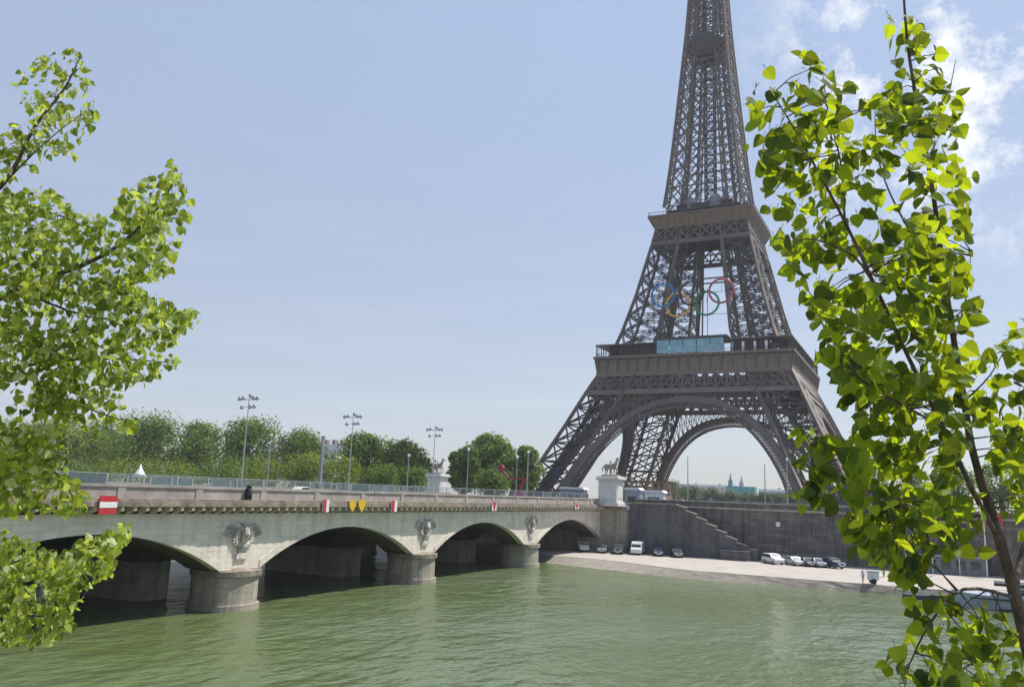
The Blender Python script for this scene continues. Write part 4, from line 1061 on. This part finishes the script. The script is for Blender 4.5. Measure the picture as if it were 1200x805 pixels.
# cart
P = atz(1024, 684, QUAY); e = empty('white_cart', (P.x, P.y, QUAY), .3); tag(e, 'white two-wheeled box cart at the quay edge beside a walking person', 'cart')
MB().box(-.75, .6, -.45, .45, .5, 1.6).build('box', M['white'], e, bevel=.04); MB().box(-.85, .7, -.5, .5, 1.6, 1.7).build('lid', M['carsilver'], e)
for y in (-.62, .55): MB().tube([(-.1, y, .36), (-.1, y+.07, .36)], .36, 16).build('wheel', M['black'], e)
MB().tube([(.7, 0, .9), (1.3, 0, 1.0), (1.5, 0, 1.1)], .035, 6).build('handle', M['darkpaint'], e)

# tall brown sculpture on the quay
P = atz(1145, 674, QUAY); e = empty('sculpture', (P.x, P.y, QUAY)); tag(e, 'golden brown standing sculpture with a bulky top on the quay', 'sculpture')
MB().box(-.9, .9, -.7, .7, 0, .35).build('plinth', M['coping'], e)
m_ = MB(); m_.tube([(-.35, 0, .35), (-.32, 0, 1.2), (-.15, 0, 1.9)], [.28, .3, .4], 9); m_.tube([(.35, 0, .35), (.32, 0, 1.2), (.15, 0, 1.9)], [.28, .3, .4], 9)
m_.tube([(0, 0, 1.5), (0, 0, 2.3), (0, -.05, 3.1), (0, -.1, 3.7), (0, -.15, 4.1)], [.5, .6, .85, .8, .45], 12)
m_.tube([(-.7, 0, 3.6), (-1.15, -.1, 3.2), (-1.1, -.3, 2.5)], [.36, .3, .2], 8); m_.tube([(.7, 0, 3.6), (1.15, -.1, 3.2), (1.1, -.3, 2.5)], [.36, .3, .2], 8)
m_.build('figure', M['bronze'], e, True)
# red flag on a pole
P = atz(1157, 676, QUAY); e = empty('flagpole', (P.x, P.y, QUAY)); tag(e, 'white pole flying a small red flag behind the right near stem', 'flag')
MB().tube([(0, 0, 0), (0, 0, 10.5)], [.12, .07], 8).build('pole', M['white'], e)
m_ = MB()
for i in range(8):
    a, b = i*.32, (i+1)*.32; f1, f2 = .22*math.sin(a*2.4), .22*math.sin(b*2.4); m_.quad((a, f1, 8.2-a*.15), (b, f2, 8.2-b*.15), (b, f2, 10.3-b*.25), (a, f1, 10.3-a*.25))
m_.build('flag', M['red'], e)
# white pavilion tents at the right end of the quay
for i, (u, v, lb) in enumerate([(1178, 668, 'white peaked marquee on the quay behind the red flag pole'), (1235, 668, 'white peaked marquee at the far right edge of the quay')]):
    P = atz(u, v, QUAY); e = empty('marquee', (P.x, P.y, QUAY)); tag(e, lb, 'tent')
    m_ = MB(); A = [(-3.5, -2.5, 2.4), (3.5, -2.5, 2.4), (3.5, 2.5, 2.4), (-3.5, 2.5, 2.4)]
    for k in range(4): m_.quad(A[k], A[(k+1) % 4], (0, 0, 4.4)); m_.quad(A[k], A[(k+1) % 4], (A[(k+1) % 4][0], A[(k+1) % 4][1], 2.0), (A[k][0], A[k][1], 2.0))
    m_.build('canopy', M['tent'], e)
    m_ = MB(); [m_.bar((a[0], a[1], 0), a, .1) for a in A]; build_each(m_, 'post', M['steel'], e)
    MB().box(-3.0, 3.0, 1.4, 1.6, 0, 2.2).build('back_panel', M['clothdark'], e)
# cafe kiosks/barge deckhouse further along the wall
P = atz(1112, 668, QUAY); e = empty('quay_kiosk', (P.x, -165, QUAY)); tag(e, 'low dark kiosk with pale posts against the quay wall at right', 'kiosk')
MB().box(-6, 5, -1.4, 1.4, 0, 2.7).build('wall', M['cargrey'], e); MB().box(-6.4, 5.4, -2, 1.5, 2.7, 2.9).build('roof', M['zinc'], e)
m_ = MB(); [m_.box(-5.4+i*2.1, -4.0+i*2.1, -1.43, -1.39, .8, 2.2) for i in range(5)]; m_.build('window', M['glass'], e)
m_ = MB(); [m_.bar((-6.2+i*3.8, -1.9, 0), (-6.2+i*3.8, -1.9, 2.7), .12) for i in range(4)]; build_each(m_, 'post', M['white'], e)

# moored boat at the right
e = empty('moored_boat', (89.0, -203.2, WATER), R(-3)); tag(e, 'long pale blue-grey boat with dark canopy moored at the right', 'boat')
def hull_ring(x, w, zt, zb=0): return [(x, -w, zt), (x, -w*.82, zb), (x, w*.82, zb), (x, w, zt)]
secs = [(-13.0, .9, 1.9), (-11.5, 1.9, 1.7), (-8, 2.5, 1.5), (0, 2.6, 1.4), (9, 2.6, 1.4), (13, 2.2, 1.5)]
m_ = MB()
for (x, w, z) in secs: m_.v += hull_ring(x, w, z, -.4)
for k in range(len(secs)-1):
    for j in range(4): m_.f.append((4*k+j, 4*k+(j+1) % 4, 4*k+4+(j+1) % 4, 4*k+4+j))
m_.f += [(3, 2, 1, 0), tuple(4*(len(secs)-1)+j for j in range(4))]
m_.build('hull', M['hull'], e)
m_ = MB(); m_.box(-11, 12.4, -2.66, -2.5, 1.15, 1.3); m_.box(-8.2, 12.4, -2.7, -2.45, -.05, .22); m_.build('rubbing_strake', M['black'], e)
MB().box(-7, 12, -1.9, 1.9, 1.42, 2.7).build('cabin', M['tent'], e, bevel=.06)
m_ = MB(); [m_.box(-6.4+i*1.9, -5.1+i*1.9, -1.93, -1.89, 1.8, 2.45) for i in range(9)]; m_.build('window', M['glass'], e)
MB().box(-8.5, 5, -2.1, 2.1, 2.72, 3.05).build('canopy', M['cardark'], e)
m_ = MB()
for i in range(12):
    m_.bar((-11.5+i*2.1, -2.4, 1.45), (-11.5+i*2.1, -2.4, 2.3), .05)
m_.bar((-11.5, -2.4, 2.3), (11.6, -2.4, 2.3), .05); m_.build('railing', M['steel'], e)
# floating pontoon between the boat and the quay
e = MB(); e.box(70.5, 110, -200.2, -197.6, WATER-.3, WATER+.55); o = e.build('pontoon', M['cardark']); tag(o, 'dark floating pontoon between the moored boat and the quay', 'pontoon')

# ---------------------------------------------------------------- far buildings
def building(P, w, d, h, wall, roof, label, rows=3, cols=6, rz=0, roofh=2.5):
    e = empty('apartment_building', P, rz); tag(e, label, 'building')
    MB().box(-w/2, w/2, -d/2, d/2, 0, h).build('wall', wall, e)
    q = MB(); i = len(q.v); q.prism([(-d/2-.3, h), (d/2+.3, h), (d/2-2, h+roofh), (-d/2+2, h+roofh)], 0, -w/2-.3, w/2+.3); rf = q.build('roof', roof, e)
    c = MB(); [c.box(-w*.3+k*w*.3, -w*.3+k*w*.3+1.5, -1, .8, h+roofh-.2, h+roofh+2) for k in range(3)]; build_each(c, 'chimney', M['statue'], rf)
    for r in range(rows):
        for k in range(cols):
            x = -w/2 + (k+.5)*w/cols; z = h*(r+.6)/rows*.95
            MB().box(x-.7, x+.7, -d/2-.06, -d/2+.02, z-1, z+1).build('window', M['glass'], e)
def bpx(u, v, y): P = aty(u, v, y); return P
P = bpx(327, 522, -60); building((P.x, -60, PLAZA), 12, 12, P.z-PLAZA-3, M['cream'], M['zinc'], 'pale building with dark flat roof peeping between two trees at left', 4, 4)
P = bpx(391, 520, -60); building((P.x, -60, PLAZA), 13, 12, P.z-PLAZA-3, M['tent'], M['zinc'], 'white building with grey roof peeping out right of the narrow column', 4, 4)
P = bpx(815, 566, 620); building((P.x, 620, PLAZA), 90, 30, P.z-PLAZA-4, M['cream'], M['zinc'], 'long cream building far beyond the tower arch', 4, 12)
P = bpx(945, 574, 560); building((P.x, 560, PLAZA), 90, 20, P.z-PLAZA-3, M['blueh'], M['zinc'], 'blue-grey building block far behind the right tower leg', 5, 12)
# teal netted building with two spires
P = aty(866, 578, 500); e = empty('netted_church', (P.x, 500, PLAZA)); tag(e, 'distant building wrapped in teal netting with two small spires', 'building')
zt = aty(866, 570, 500).z-PLAZA
MB().box(-11, 16, -6, 6, 0, zt).build('wall', M['teal'], e)
for x, hh in ((-8, 9), (2.5, 7)):
    q = MB(); q.box(x-1.8, x+1.8, -2, 2, zt, zt+hh*.6); q.lathe([(1.9, 0), (.9, hh*.4), (.1, hh)], (x, 0, zt+hh*.5), 8); q.build('spire', M['teal'] if x < 0 else M['blueh'], e)
# distant high-rise slab
P = aty(1018, 519, 1500); e = empty('high_rise', (P.x, 1500, PLAZA)); tag(e, 'distant blue-grey office high-rise seen through the right near leaves', 'building')
MB().box(-13, 13, -9, 9, 0, P.z-PLAZA).build('tower_block', M['blueh'], e)
m_ = MB(); [m_.box(-13.1, 13.1, -9.2, -9.05, 6+i*7.2, 8.4+i*7.2) for i in range(int((P.z-PLAZA)/7.2)-1)]; m_.build('window_band', M['zinc'], e)
MB().box(-7, 7, -5, 5, P.z-PLAZA, P.z-PLAZA+5).build('plant_room', M['zinc'], e)
# pale pointed tent by the trees at left
P = aty(163, 562, -172); e = empty('garden_tent', (P.x, -172, PLAZA-.1)); tag(e, 'small pale pointed tent in front of trees at left', 'tent')
hh = aty(163, 543, -172).z-PLAZA
MB().lathe([(2.0, hh*.45), (1.1, hh*.62), (.35, hh*.85), (.05, hh)], n=12).build('canopy', M['tent'], e, True); m_ = MB(); [m_.bar((1.7*math.cos(t), 1.7*math.sin(t), -2), (1.7*math.cos(t), 1.7*math.sin(t), hh*.47), .15) for t in (0, 1.57, 3.14, 4.71)]; build_each(m_, 'post', M['steel'], e)

# ---------------------------------------------------------------- trees
def set_tint(me, vals, per):
    a = me.attributes.new('tint', 'FLOAT', 'FACE')
    a.data.foreach_set('value', [vals[i//per] for i in range(len(me.polygons))])
def far_tree(P, w, h, m, label, n=2600, leaf=.75, trunk=.22, seed=0, group='trees beyond the bridge', name='broadleaf_tree', base=.12):
    rnd = random.Random(seed*131+5)
    e = empty(name, P); tag(e, label, 'tree', group)
    tk = MB(); tk.tube([(0, 0, -.3), (rnd.uniform(-.2, .2), 0, h*.25), (rnd.uniform(-.5, .5), 0, h*.55), (0, 0, h*.8)], [w*.035+.15, w*.028+.1, w*.018+.06, .05], 8)
    for i in range(7):
        t = rnd.uniform(0, 6.28); z0 = h*rnd.uniform(.2, .5); rr = w*rnd.uniform(.25, .42)
        tk.tube([(0, 0, z0), (rr*.5*math.cos(t), rr*.5*math.sin(t), z0+h*.1), (rr*math.cos(t), rr*math.sin(t), z0+h*rnd.uniform(.15, .32))], [.2, .13, .05], 6)
    tk.build('trunk', M['barkfar'], e)
    # crown: clumps of leaf faces around many lobe centres
    lobes = []
    for i in range(34):
        t = rnd.uniform(0, 6.28); ph = rnd.uniform(-1, 1); rr = math.sqrt(max(0, 1-ph*ph))*rnd.uniform(.3, 1)
        lobes.append((Vector((rr*w*.36*math.cos(t), rr*w*.36*math.sin(t), h*(.5+base/2) + ph*h*(.5-base/2)*.76)), w*rnd.uniform(.15, .25)))
    v = []; f = []; tint = []
    for i in range(n):
        c, r0 = lobes[rnd.randrange(len(lobes))]
        d = Vector((rnd.gauss(0, 1), rnd.gauss(0, 1), rnd.gauss(0, 1))).normalized()
        p = c + Vector((d.x, d.y, d.z*.85))*r0*rnd.uniform(.5, 1.04)
        nr = (d + Vector((rnd.uniform(-.7, .7), rnd.uniform(-.7, .7), rnd.uniform(-.2, .8)))).normalized()
        a = nr.orthogonal().normalized(); a = Matrix.Rotation(rnd.uniform(0, 6.28), 3, nr) @ a; b = nr.cross(a); s = leaf*rnd.uniform(.35, .75)
        k = len(v); v += [tuple(p-a*s), tuple(p-b*s*.6+nr*.1), tuple(p+a*s), tuple(p+b*s*.6)]; f.append((k, k+1, k+2, k+3)); tint.append(rnd.random())
    me = bpy.data.meshes.new('crown'); me.from_pydata(v, [], f); me.materials.append(m); set_tint(me, tint, 1)
    o_ = bpy.data.objects.new('crown', me); COL.objects.link(o_); o_.parent = e
    return e
def tree_px(u0, u1, vtop, y, m, label, **k):
    a, b = aty(u0, vtop, y), aty(u1, vtop, y); c = aty((u0+u1)/2, vtop, y)
    far_tree((c.x, y, PLAZA), abs(b.x-a.x)*1.12, (c.z-PLAZA)*.96, m, label, **k)
TR = [(-30, 40, 500, -100, 'crown', 'dark tree at the left edge behind the near leaves'),
      (25, 78, 492, -80, 'crownlt', 'light green tree behind the grey lamp column at far left'),
      (62, 118, 497, -105, 'crownlt', 'olive green loose tree, first to show right of the near branch'),
      (105, 160, 491, -85, 'crown', 'mid green tree left of the tall bushy one behind the bridge'),
      (143, 216, 488, -105, 'crown', 'tall bushy tree left of the flat-topped tree behind the bridge'),
      (210, 274, 493, -100, 'crown', 'flat-topped dense tree left of the leftmost clear floodlight mast'),
      (260, 327, 487, -98, 'crown', 'tall oval tree directly behind the leftmost floodlight mast'),
      (332, 382, 499, -85, 'crown', 'upright pale-topped tree left of the narrow grey column'),
      (398, 462, 508, -95, 'crown', 'wide rounded tree behind the middle floodlight mast'),
      (446, 504, 514, -92, 'crownlt', 'tree with drooping right side left of the statue pedestal'),
      (527, 566, 522, -110, 'crown', 'mid green tree just right of the left statue pedestal'),
      (548, 606, 504, -92, 'crown', 'darkest tall tree between the statue pedestal and the tower'),
      (592, 634, 517, -106, 'crown', 'dark tree touching the left foot of the tower')]
for i, (u0, u1, vt, y, m, lb) in enumerate(TR): tree_px(u0, u1, vt, y, M[m], lb, seed=i, n=8500, leaf=.95)
SH = [(120, 185, 540, 'low rounded yellow-green shrub in front of the tall bushy tree'), (178, 235, 545, 'low light green shrub in front of the flat-topped tree'), (285, 345, 535, 'broad light green small tree right of the leftmost floodlight mast'),
      (335, 388, 530, 'bright yellow-green small tree left of the narrow grey column'), (381, 428, 531, 'bright green small tree right of the narrow grey column'), (425, 470, 541, 'low green shrub under the wide rounded tree'),
      (470, 505, 546, 'low dark shrub left of the statue pedestal'), (560, 600, 548, 'low shrub below the darkest tall tree'), (232, 290, 541, 'low green shrub under the tall oval tree'), (60, 120, 543, 'low shrub below the olive green tree')]
for i, (u0, u1, vt, lb) in enumerate(SH): tree_px(u0, u1, vt, -135, M['crownlt' if i in (0, 1, 2, 3, 4) else 'crown'], lb, seed=40+i, n=3200, leaf=.55, group='small trees behind the bridge', name='small_tree', base=.0)
# trees of the garden beyond the tower
GT = [(772, 805, 562, 250), (795, 828, 569, 230), (820, 850, 572, 240), (842, 868, 575, 240), (862, 890, 577, 260), (884, 906, 577, 240), (900, 928, 577, 250), (920, 948, 576, 230), (975, 1010, 560, 120), (1000, 1050, 556, 120), (1040, 1100, 548, 60), (1090, 1150, 540, 40), (1140, 1200, 530, 20), (1190, 1250, 525, 0)]
for i, (u0, u1, vt, y) in enumerate(GT):
    tree_px(u0, u1, vt, y, M['crownfar' if i < 8 else 'crown'], ['leftmost low garden tree in the open tower arch', 'second low garden tree from the left in the tower arch', 'third low garden tree, under the left lamp column', 'low garden tree just left of the teal netted building',
            'low garden tree just right of the teal netted building', 'low garden tree below the middle lamp column', 'low garden tree left of the right lamp column', 'low garden tree behind the right tower leg foot',
            'low tree right of the tower, left of the high-rise', 'tree below the high-rise', 'tree behind the middle of the right near crown', 'tree behind the right near stem', 'tall tree at the right behind near leaves', 'tree at the right edge of the frame'][i], seed=80+i, n=2200, leaf=1.0, group='garden trees beyond the tower', base=.0)

# ---------------------------------------------------------------- near trees
LEAF = [(0, 0), (.30, .02), (.47, .22), (.42, .50), (.22, .78), (0, 1.0), (-.22, .78), (-.42, .50), (-.47, .22), (-.30, .02)]
LOBED = [(0, 0), (.35, -.05), (.52, .18), (.34, .36), (.50, .62), (.20, .68), (0, 1.0), (-.20, .68), (-.50, .62), (-.34, .36), (-.52, .18), (-.35, -.05)]
def add_leaf(v, f, tint, p, d, up, size, rnd, fold=.28, shape=LEAF):
    """one folded leaf blade: two halves meeting on the midrib, tip curling"""
    d = d.normalized(); s = d.cross(up)
    if s.length < 1e-3: s = d.orthogonal()
    s.normalize(); n_ = s.cross(d)
    k = len(v); curl = rnd.uniform(-.45, .2); tw = rnd.uniform(-.35, .35); size *= 1; wid = rnd.uniform(.82, 1.12)
    for x, y in shape:
        v.append(tuple(p + (s*(x*wid) + d*y + n_*(abs(x)*fold + curl*y*y + tw*x*y))*size))
    half = len(shape)//2
    # midrib vertices
    m1 = len(v); v.append(tuple(p + (d*.35 + n_*(curl*.12))*size)); m2 = m1+1; v.append(tuple(p + (d*.7 + n_*(curl*.49))*size))
    t = rnd.random()
    if shape is LEAF:
        F_ = [(0, 1, 2, m1), (m1, 2, 3, m2), (m2, 3, 4, 5), (0, m1, 8, 9), (m1, m2, 7, 8), (m2, 5, 6, 7)]
    else:
        F_ = [(0, 1, 2, 3, m1), (m1, 3, 4, 5, m2), (m2, 5, 6), (0, m1, 9, 10, 11), (m1, m2, 7, 8, 9), (m2, 6, 7)]
    for q in F_: f.append(tuple(k+a if a < m1 else a for a in q)); tint.append(t)
def polyline(pts):
    return [at(u, v, d) for u, v, d in pts]
def nearest(P, branches):
    best = None
    for br in branches:
        for a, b in zip(br, br[1:]):
            ab = b-a; t = max(0, min(1, (P-a).dot(ab)/max(ab.length_squared, 1e-9))); q = a+ab*t; dd = (P-q).length
            if best is None or dd < best[0]: best = (dd, q, ab.normalized())
    return best
def inside(poly, x, y):
    c = False; n = len(poly)
    for i in range(n):
        (x0, y0), (x1, y1) = poly[i], poly[i-1]
        if (y0 > y) != (y1 > y) and x < (x1-x0)*(y-y0)/(y1-y0)+x0: c = not c
    return c
def smooth_line(P, n=4):
    out = []
    for i in range(len(P)-1):
        p0, p1, p2, p3 = P[max(i-1, 0)], P[i], P[i+1], P[min(i+2, len(P)-1)]
        for k in range(n):
            t = k/n; out.append(.5*((2*p1) + (p2-p0)*t + (2*p0-5*p1+4*p2-p3)*t*t + (3*p1-p0-3*p2+p3)*t**3))
    return out+[P[-1]]
MULT = {'poplar_tree': 1.7, 'leafy_tree': 2.0}
def near_tree(name, base, trunk, branches, regions, size, m, label, seed, shape=LEAF, twig_r=.0018, group=None):
    rnd = random.Random(seed)
    e = empty(name, base); tag(e, label, 'tree'); off = Vector(base)
    tb = MB(); sk = []
    for pts, r0, r1 in trunk:
        P = smooth_line([p-off for p in pts]); n = len(P); tb.tube(P, [r0+(r1-r0)*i/(n-1) for i in range(n)], 10); sk.append(P)
    tb.build('trunk', M['bark'], e, True)
    bb = MB()
    for pts, r0, r1 in branches:
        P = smooth_line([p-off for p in pts]); n = len(P); bb.tube(P, [r0+(r1-r0)*i/(n-1) for i in range(n)], 7); sk.append(P)
    v = []; f = []; tint = []
    grav = Vector((0, 0, -1))
    for poly, count, d0, d1, smul in regions:
        count = int(count*MULT[name])
        xs = [p[0] for p in poly]; yy = [p[1] for p in poly]; got = 0; tries = 0
        while got < count and tries < count*40:
            tries += 1
            x, y = rnd.uniform(min(xs), max(xs)), rnd.uniform(min(yy), max(yy))
            if not inside(poly, x, y): continue
            P = at(x, y, rnd.uniform(d0, d1)) - off
            if noise.noise(P*(1.4/size*.12)) < (-.16 if size > .07 else -.27): continue
            got += 1
            dd, q, ax = nearest(P, sk)
            # a short twig from the branch carries a spray of leaves
            if size*.8 < dd < size*3 and got % 5 == 0:
                mid = q.lerp(P, .55) + Vector((0, 0, dd*.08)); bb.tube([q, mid, P], [twig_r*1.6, twig_r*1.1, twig_r*.6], 4)
            k_ = 1 + (rnd.random() < .35)
            for j in range(k_):
                pp = P + Vector((rnd.gauss(0, 1), rnd.gauss(0, 1), rnd.gauss(0, 1)))*size*.35*j
                d = ((P-q).normalized()*.5 + grav*rnd.uniform(.1, 1.1) + Vector((rnd.gauss(0, .55), rnd.gauss(0, .55), rnd.gauss(0, .35))))
                up = Vector((rnd.gauss(0, .8), rnd.gauss(0, .8), rnd.uniform(-.1, 1)))
                s = size*smul*rnd.choice((.55, .8, .9, 1, 1, 1.15))
                pet = pp - d.normalized()*s*.35
                bb.tube([pet, pp], [twig_r*.6, twig_r*.5], 3, False)
                add_leaf(v, f, tint, pp, d, up, s, rnd, rnd.uniform(.1, .4), shape)
    bb.build('branches', M['bark'], e, True)
    me = bpy.data.meshes.new('leaves'); me.from_pydata(v, [], f); me.materials.append(m); set_tint(me, tint, 1)
    o_ = bpy.data.objects.new('leaves', me); COL.objects.link(o_); o_.parent = e
    return e
# right: young poplar close to the camera
D = 2.9
gb = at(1290, 1180, D+.3); base = Vector((gb.x, gb.y, -3.2))
tr = [([base, at(1275, 1150, D+.3), at(1240, 900, D+.15), polyline([(1212, 790, D)])[0], at(1190, 700, D), at(1168, 620, D), at(1148, 560, D)], .032, .015),
      (polyline([(1150, 565, D), (1138, 520, D), (1130, 470, D), (1118, 400, D), (1106, 320, D), (1094, 230, D), (1080, 150, D), (1066, 70, D), (1060, 10, D), (1056, -60, D)]), .014, .003)]
br = [(polyline([(1172, 635, D), (1140, 575, D-.1), (1105, 500, D-.15), (1070, 430, D-.2), (1030, 345, D-.2), (990, 260, D-.2), (955, 195, D-.2), (930, 150, D-.2), (905, 110, D-.25)]), .010, .002),
      (polyline([(1190, 690, D), (1200, 640, D+.1), (1240, 560, D+.2), (1230, 440, D+.2)]), .012, .004),
      (polyline([(1160, 600, D), (1110, 610, D-.2), (1050, 590, D-.3), (990, 560, D-.35), (945, 525, D-.4)]), .007, .002),
      (polyline([(1030, 345, D-.2), (1000, 300, D-.3), (945, 280, D-.35), (920, 300, D-.35)]), .005, .0015),
      (polyline([(990, 260, D-.2), (985, 190, D-.1), (970, 130, D-.1), (965, 90, D-.1)]), .004, .0012),
      (polyline([(1105, 500, D-.15), (1050, 470, D-.3), (1000, 440, D-.35), (970, 420, D-.35)]), .005, .0015),
      (polyline([(1118, 400, D), (1132, 350, D+.1), (1138, 295, D+.1)]), .004, .001), (polyline([(1106, 320, D), (1060, 260, D+.1), (1030, 190, D+.1), (1025, 120, D+.1)]), .005, .001),
      (polyline([(1080, 150, D), (1110, 110, D), (1120, 70, D)]), .003, .001), (polyline([(1190, 700, D), (1130, 690, D-.2), (1090, 730, D-.3), (1065, 780, D-.3)]), .007, .002),
      (polyline([(1080, 600, D-.3), (1090, 650, D-.3), (1075, 690, D-.3)]), .005, .001), (polyline([(1200, 740, D), (1150, 770, D-.1), (1100, 800, D-.1)]), .007, .002),
      (polyline([(1130, 470, D), (1160, 440, D), (1185, 395, D)]), .004, .001)]
rg = [([(880, 90), (905, 80), (960, 60), (1000, 95), (985, 150), (940, 175), (890, 215), (872, 170)], 42, D-.5, D-.1, .9),
      ([(905, 150), (1000, 120), (1060, 110), (1125, 150), (1135, 240), (1130, 300), (1060, 300), (960, 290), (915, 260), (900, 215)], 190, D-.5, D+.3, .9),
      ([(1028, 25), (1060, 5), (1095, 50), (1128, 100), (1120, 150), (1060, 160), (1025, 130), (1030, 80)], 62, D-.2, D+.2, .8),
      ([(905, 275), (960, 270), (1130, 290), (1140, 380), (1120, 450), (1020, 450), (975, 440), (960, 390), (930, 330)], 210, D-.5, D+.3, 1.0),
      ([(985, 430), (1120, 440), (1130, 520), (1120, 570), (1030, 570), (1010, 500)], 120, D-.5, D+.2, 1.0),
      ([(940, 505), (1000, 515), (1035, 560), (1110, 590), (1095, 640), (1080, 690), (1050, 680), (1010, 645), (985, 600), (940, 575)], 110, D-.6, D-.1, 1.0),
      ([(1120, 440), (1200, 370), (1215, 420), (1215, 640), (1190, 610), (1175, 560), (1160, 500), (1130, 500)], 85, D-.3, D+.3, .95),
      ([(1070, 690), (1120, 700), (1215, 730), (1215, 820), (1050, 820), (1042, 770), (1075, 745)], 90, D-.6, D+.1, .95),
      ([(1090, 570), (1150, 575), (1150, 640), (1100, 650)], 26, D-.4, D+.1, .9)]
near_tree('poplar_tree', tuple(base), tr, br, rg, .061, M['leafR'], 'young poplar with large heart-shaped yellow-green leaves and bare dark stems', 3)
# left: a tree whose branches reach in from the left
D = 7.2
gb = at(-260, 900, D); base = Vector((gb.x, gb.y, -3.2))
tr = [([base, Vector((gb.x, gb.y, 0)), at(-255, 800, D), at(-245, 600, D), at(-220, 450, D), at(-190, 330, D), at(-150, 220, D)], .16, .05)]
br = [(polyline([(-190, 330, D), (-90, 280, D), (0, 220, D), (40, 150, D), (75, 105, D), (95, 65, D)]), .03, .004),
      (polyline([(-220, 450, D), (-100, 400, D), (20, 340, D), (120, 300, D), (180, 250, D), (205, 210, D)]), .04, .004),
      (polyline([(20, 340, D), (100, 370, D), (170, 375, D), (225, 372, D)]), .012, .003),
      (polyline([(-225, 480, D), (-100, 460, D), (20, 430, D), (110, 420, D), (200, 425, D)]), .035, .003),
      (polyline([(20, 430, D), (60, 460, D), (120, 485, D), (155, 495, D)]), .012, .003),
      (polyline([(-245, 600, D), (-120, 570, D), (0, 540, D), (60, 550, D), (90, 590, D)]), .035, .003),
      (polyline([(-250, 700, D), (-120, 680, D), (0, 660, D), (80, 650, D), (145, 630, D)]), .03, .003),
      (polyline([(-120, 680, D), (0, 710, D), (60, 725, D)]), .02, .003),
      (polyline([(0, 220, D), (50, 170, D), (100, 130, D)]), .01, .002), (polyline([(-90, 280, D), (-20, 260, D), (60, 250, D), (110, 275, D)]), .02, .003)]
rg = [([(15, 100), (45, 70), (85, 52), (105, 75), (102, 110), (60, 130), (30, 130)], 55, D-.4, D+.4, .9),
      ([(0, 155), (50, 130), (110, 115), (112, 140), (95, 178), (50, 190), (0, 215)], 85, D-.4, D+.4, 1),
      ([(-20, 225), (60, 222), (90, 248), (135, 258), (142, 215), (165, 222), (205, 190), (226, 240), (212, 290), (195, 322), (165, 330), (120, 345), (-20, 350)], 620, D-.9, D+.6, 1),
      ([(-20, 340), (150, 325), (180, 350), (232, 368), (218, 388), (205, 395), (212, 430), (170, 442), (140, 452), (60, 440), (-20, 450)], 620, D-.9, D+.6, 1),
      ([(40, 445), (130, 445), (160, 482), (160, 500), (110, 510), (85, 490), (62, 480), (40, 470)], 110, D-.5, D+.4, 1),
      ([(-20, 430), (60, 440), (95, 480), (70, 520), (60, 560), (-20, 560)], 130, D-.6, D+.5, 1),
      ([(-20, 480), (40, 500), (75, 540), (100, 590), (85, 606), (50, 598), (-20, 612)], 300, D-.8, D+.6, 1),
      ([(-20, 600), (40, 640), (75, 650), (105, 630), (150, 612), (150, 630), (130, 670), (95, 690), (80, 740), (40, 752), (-20, 755)], 460, D-.8, D+.6, 1)]
near_tree('leafy_tree', tuple(base), tr, br, rg, .074, M['leafL'], 'leafy tree with small dense pale-flecked leaves hanging before the near end of the bridge', 5, LEAF, .003)

# ---------------------------------------------------------------- haze
hz = bpy.data.materials.new('summer_haze'); hz.use_nodes = True; t = hz.node_tree; t.nodes.remove(t.nodes['Principled BSDF'])
pv = t.nodes.new('ShaderNodeVolumePrincipled'); pv.inputs['Color'].default_value = (.86, .91, 1, 1); pv.inputs['Density'].default_value = .00015; pv.inputs['Anisotropy'].default_value = .2
t.links.new(pv.outputs[0], t.nodes['Material Output'].inputs['Volume'])
o = MB().box(-2500, 2500, -1000, 2500, -10, 345).build('haze', hz); tag(o, kind='stuff')
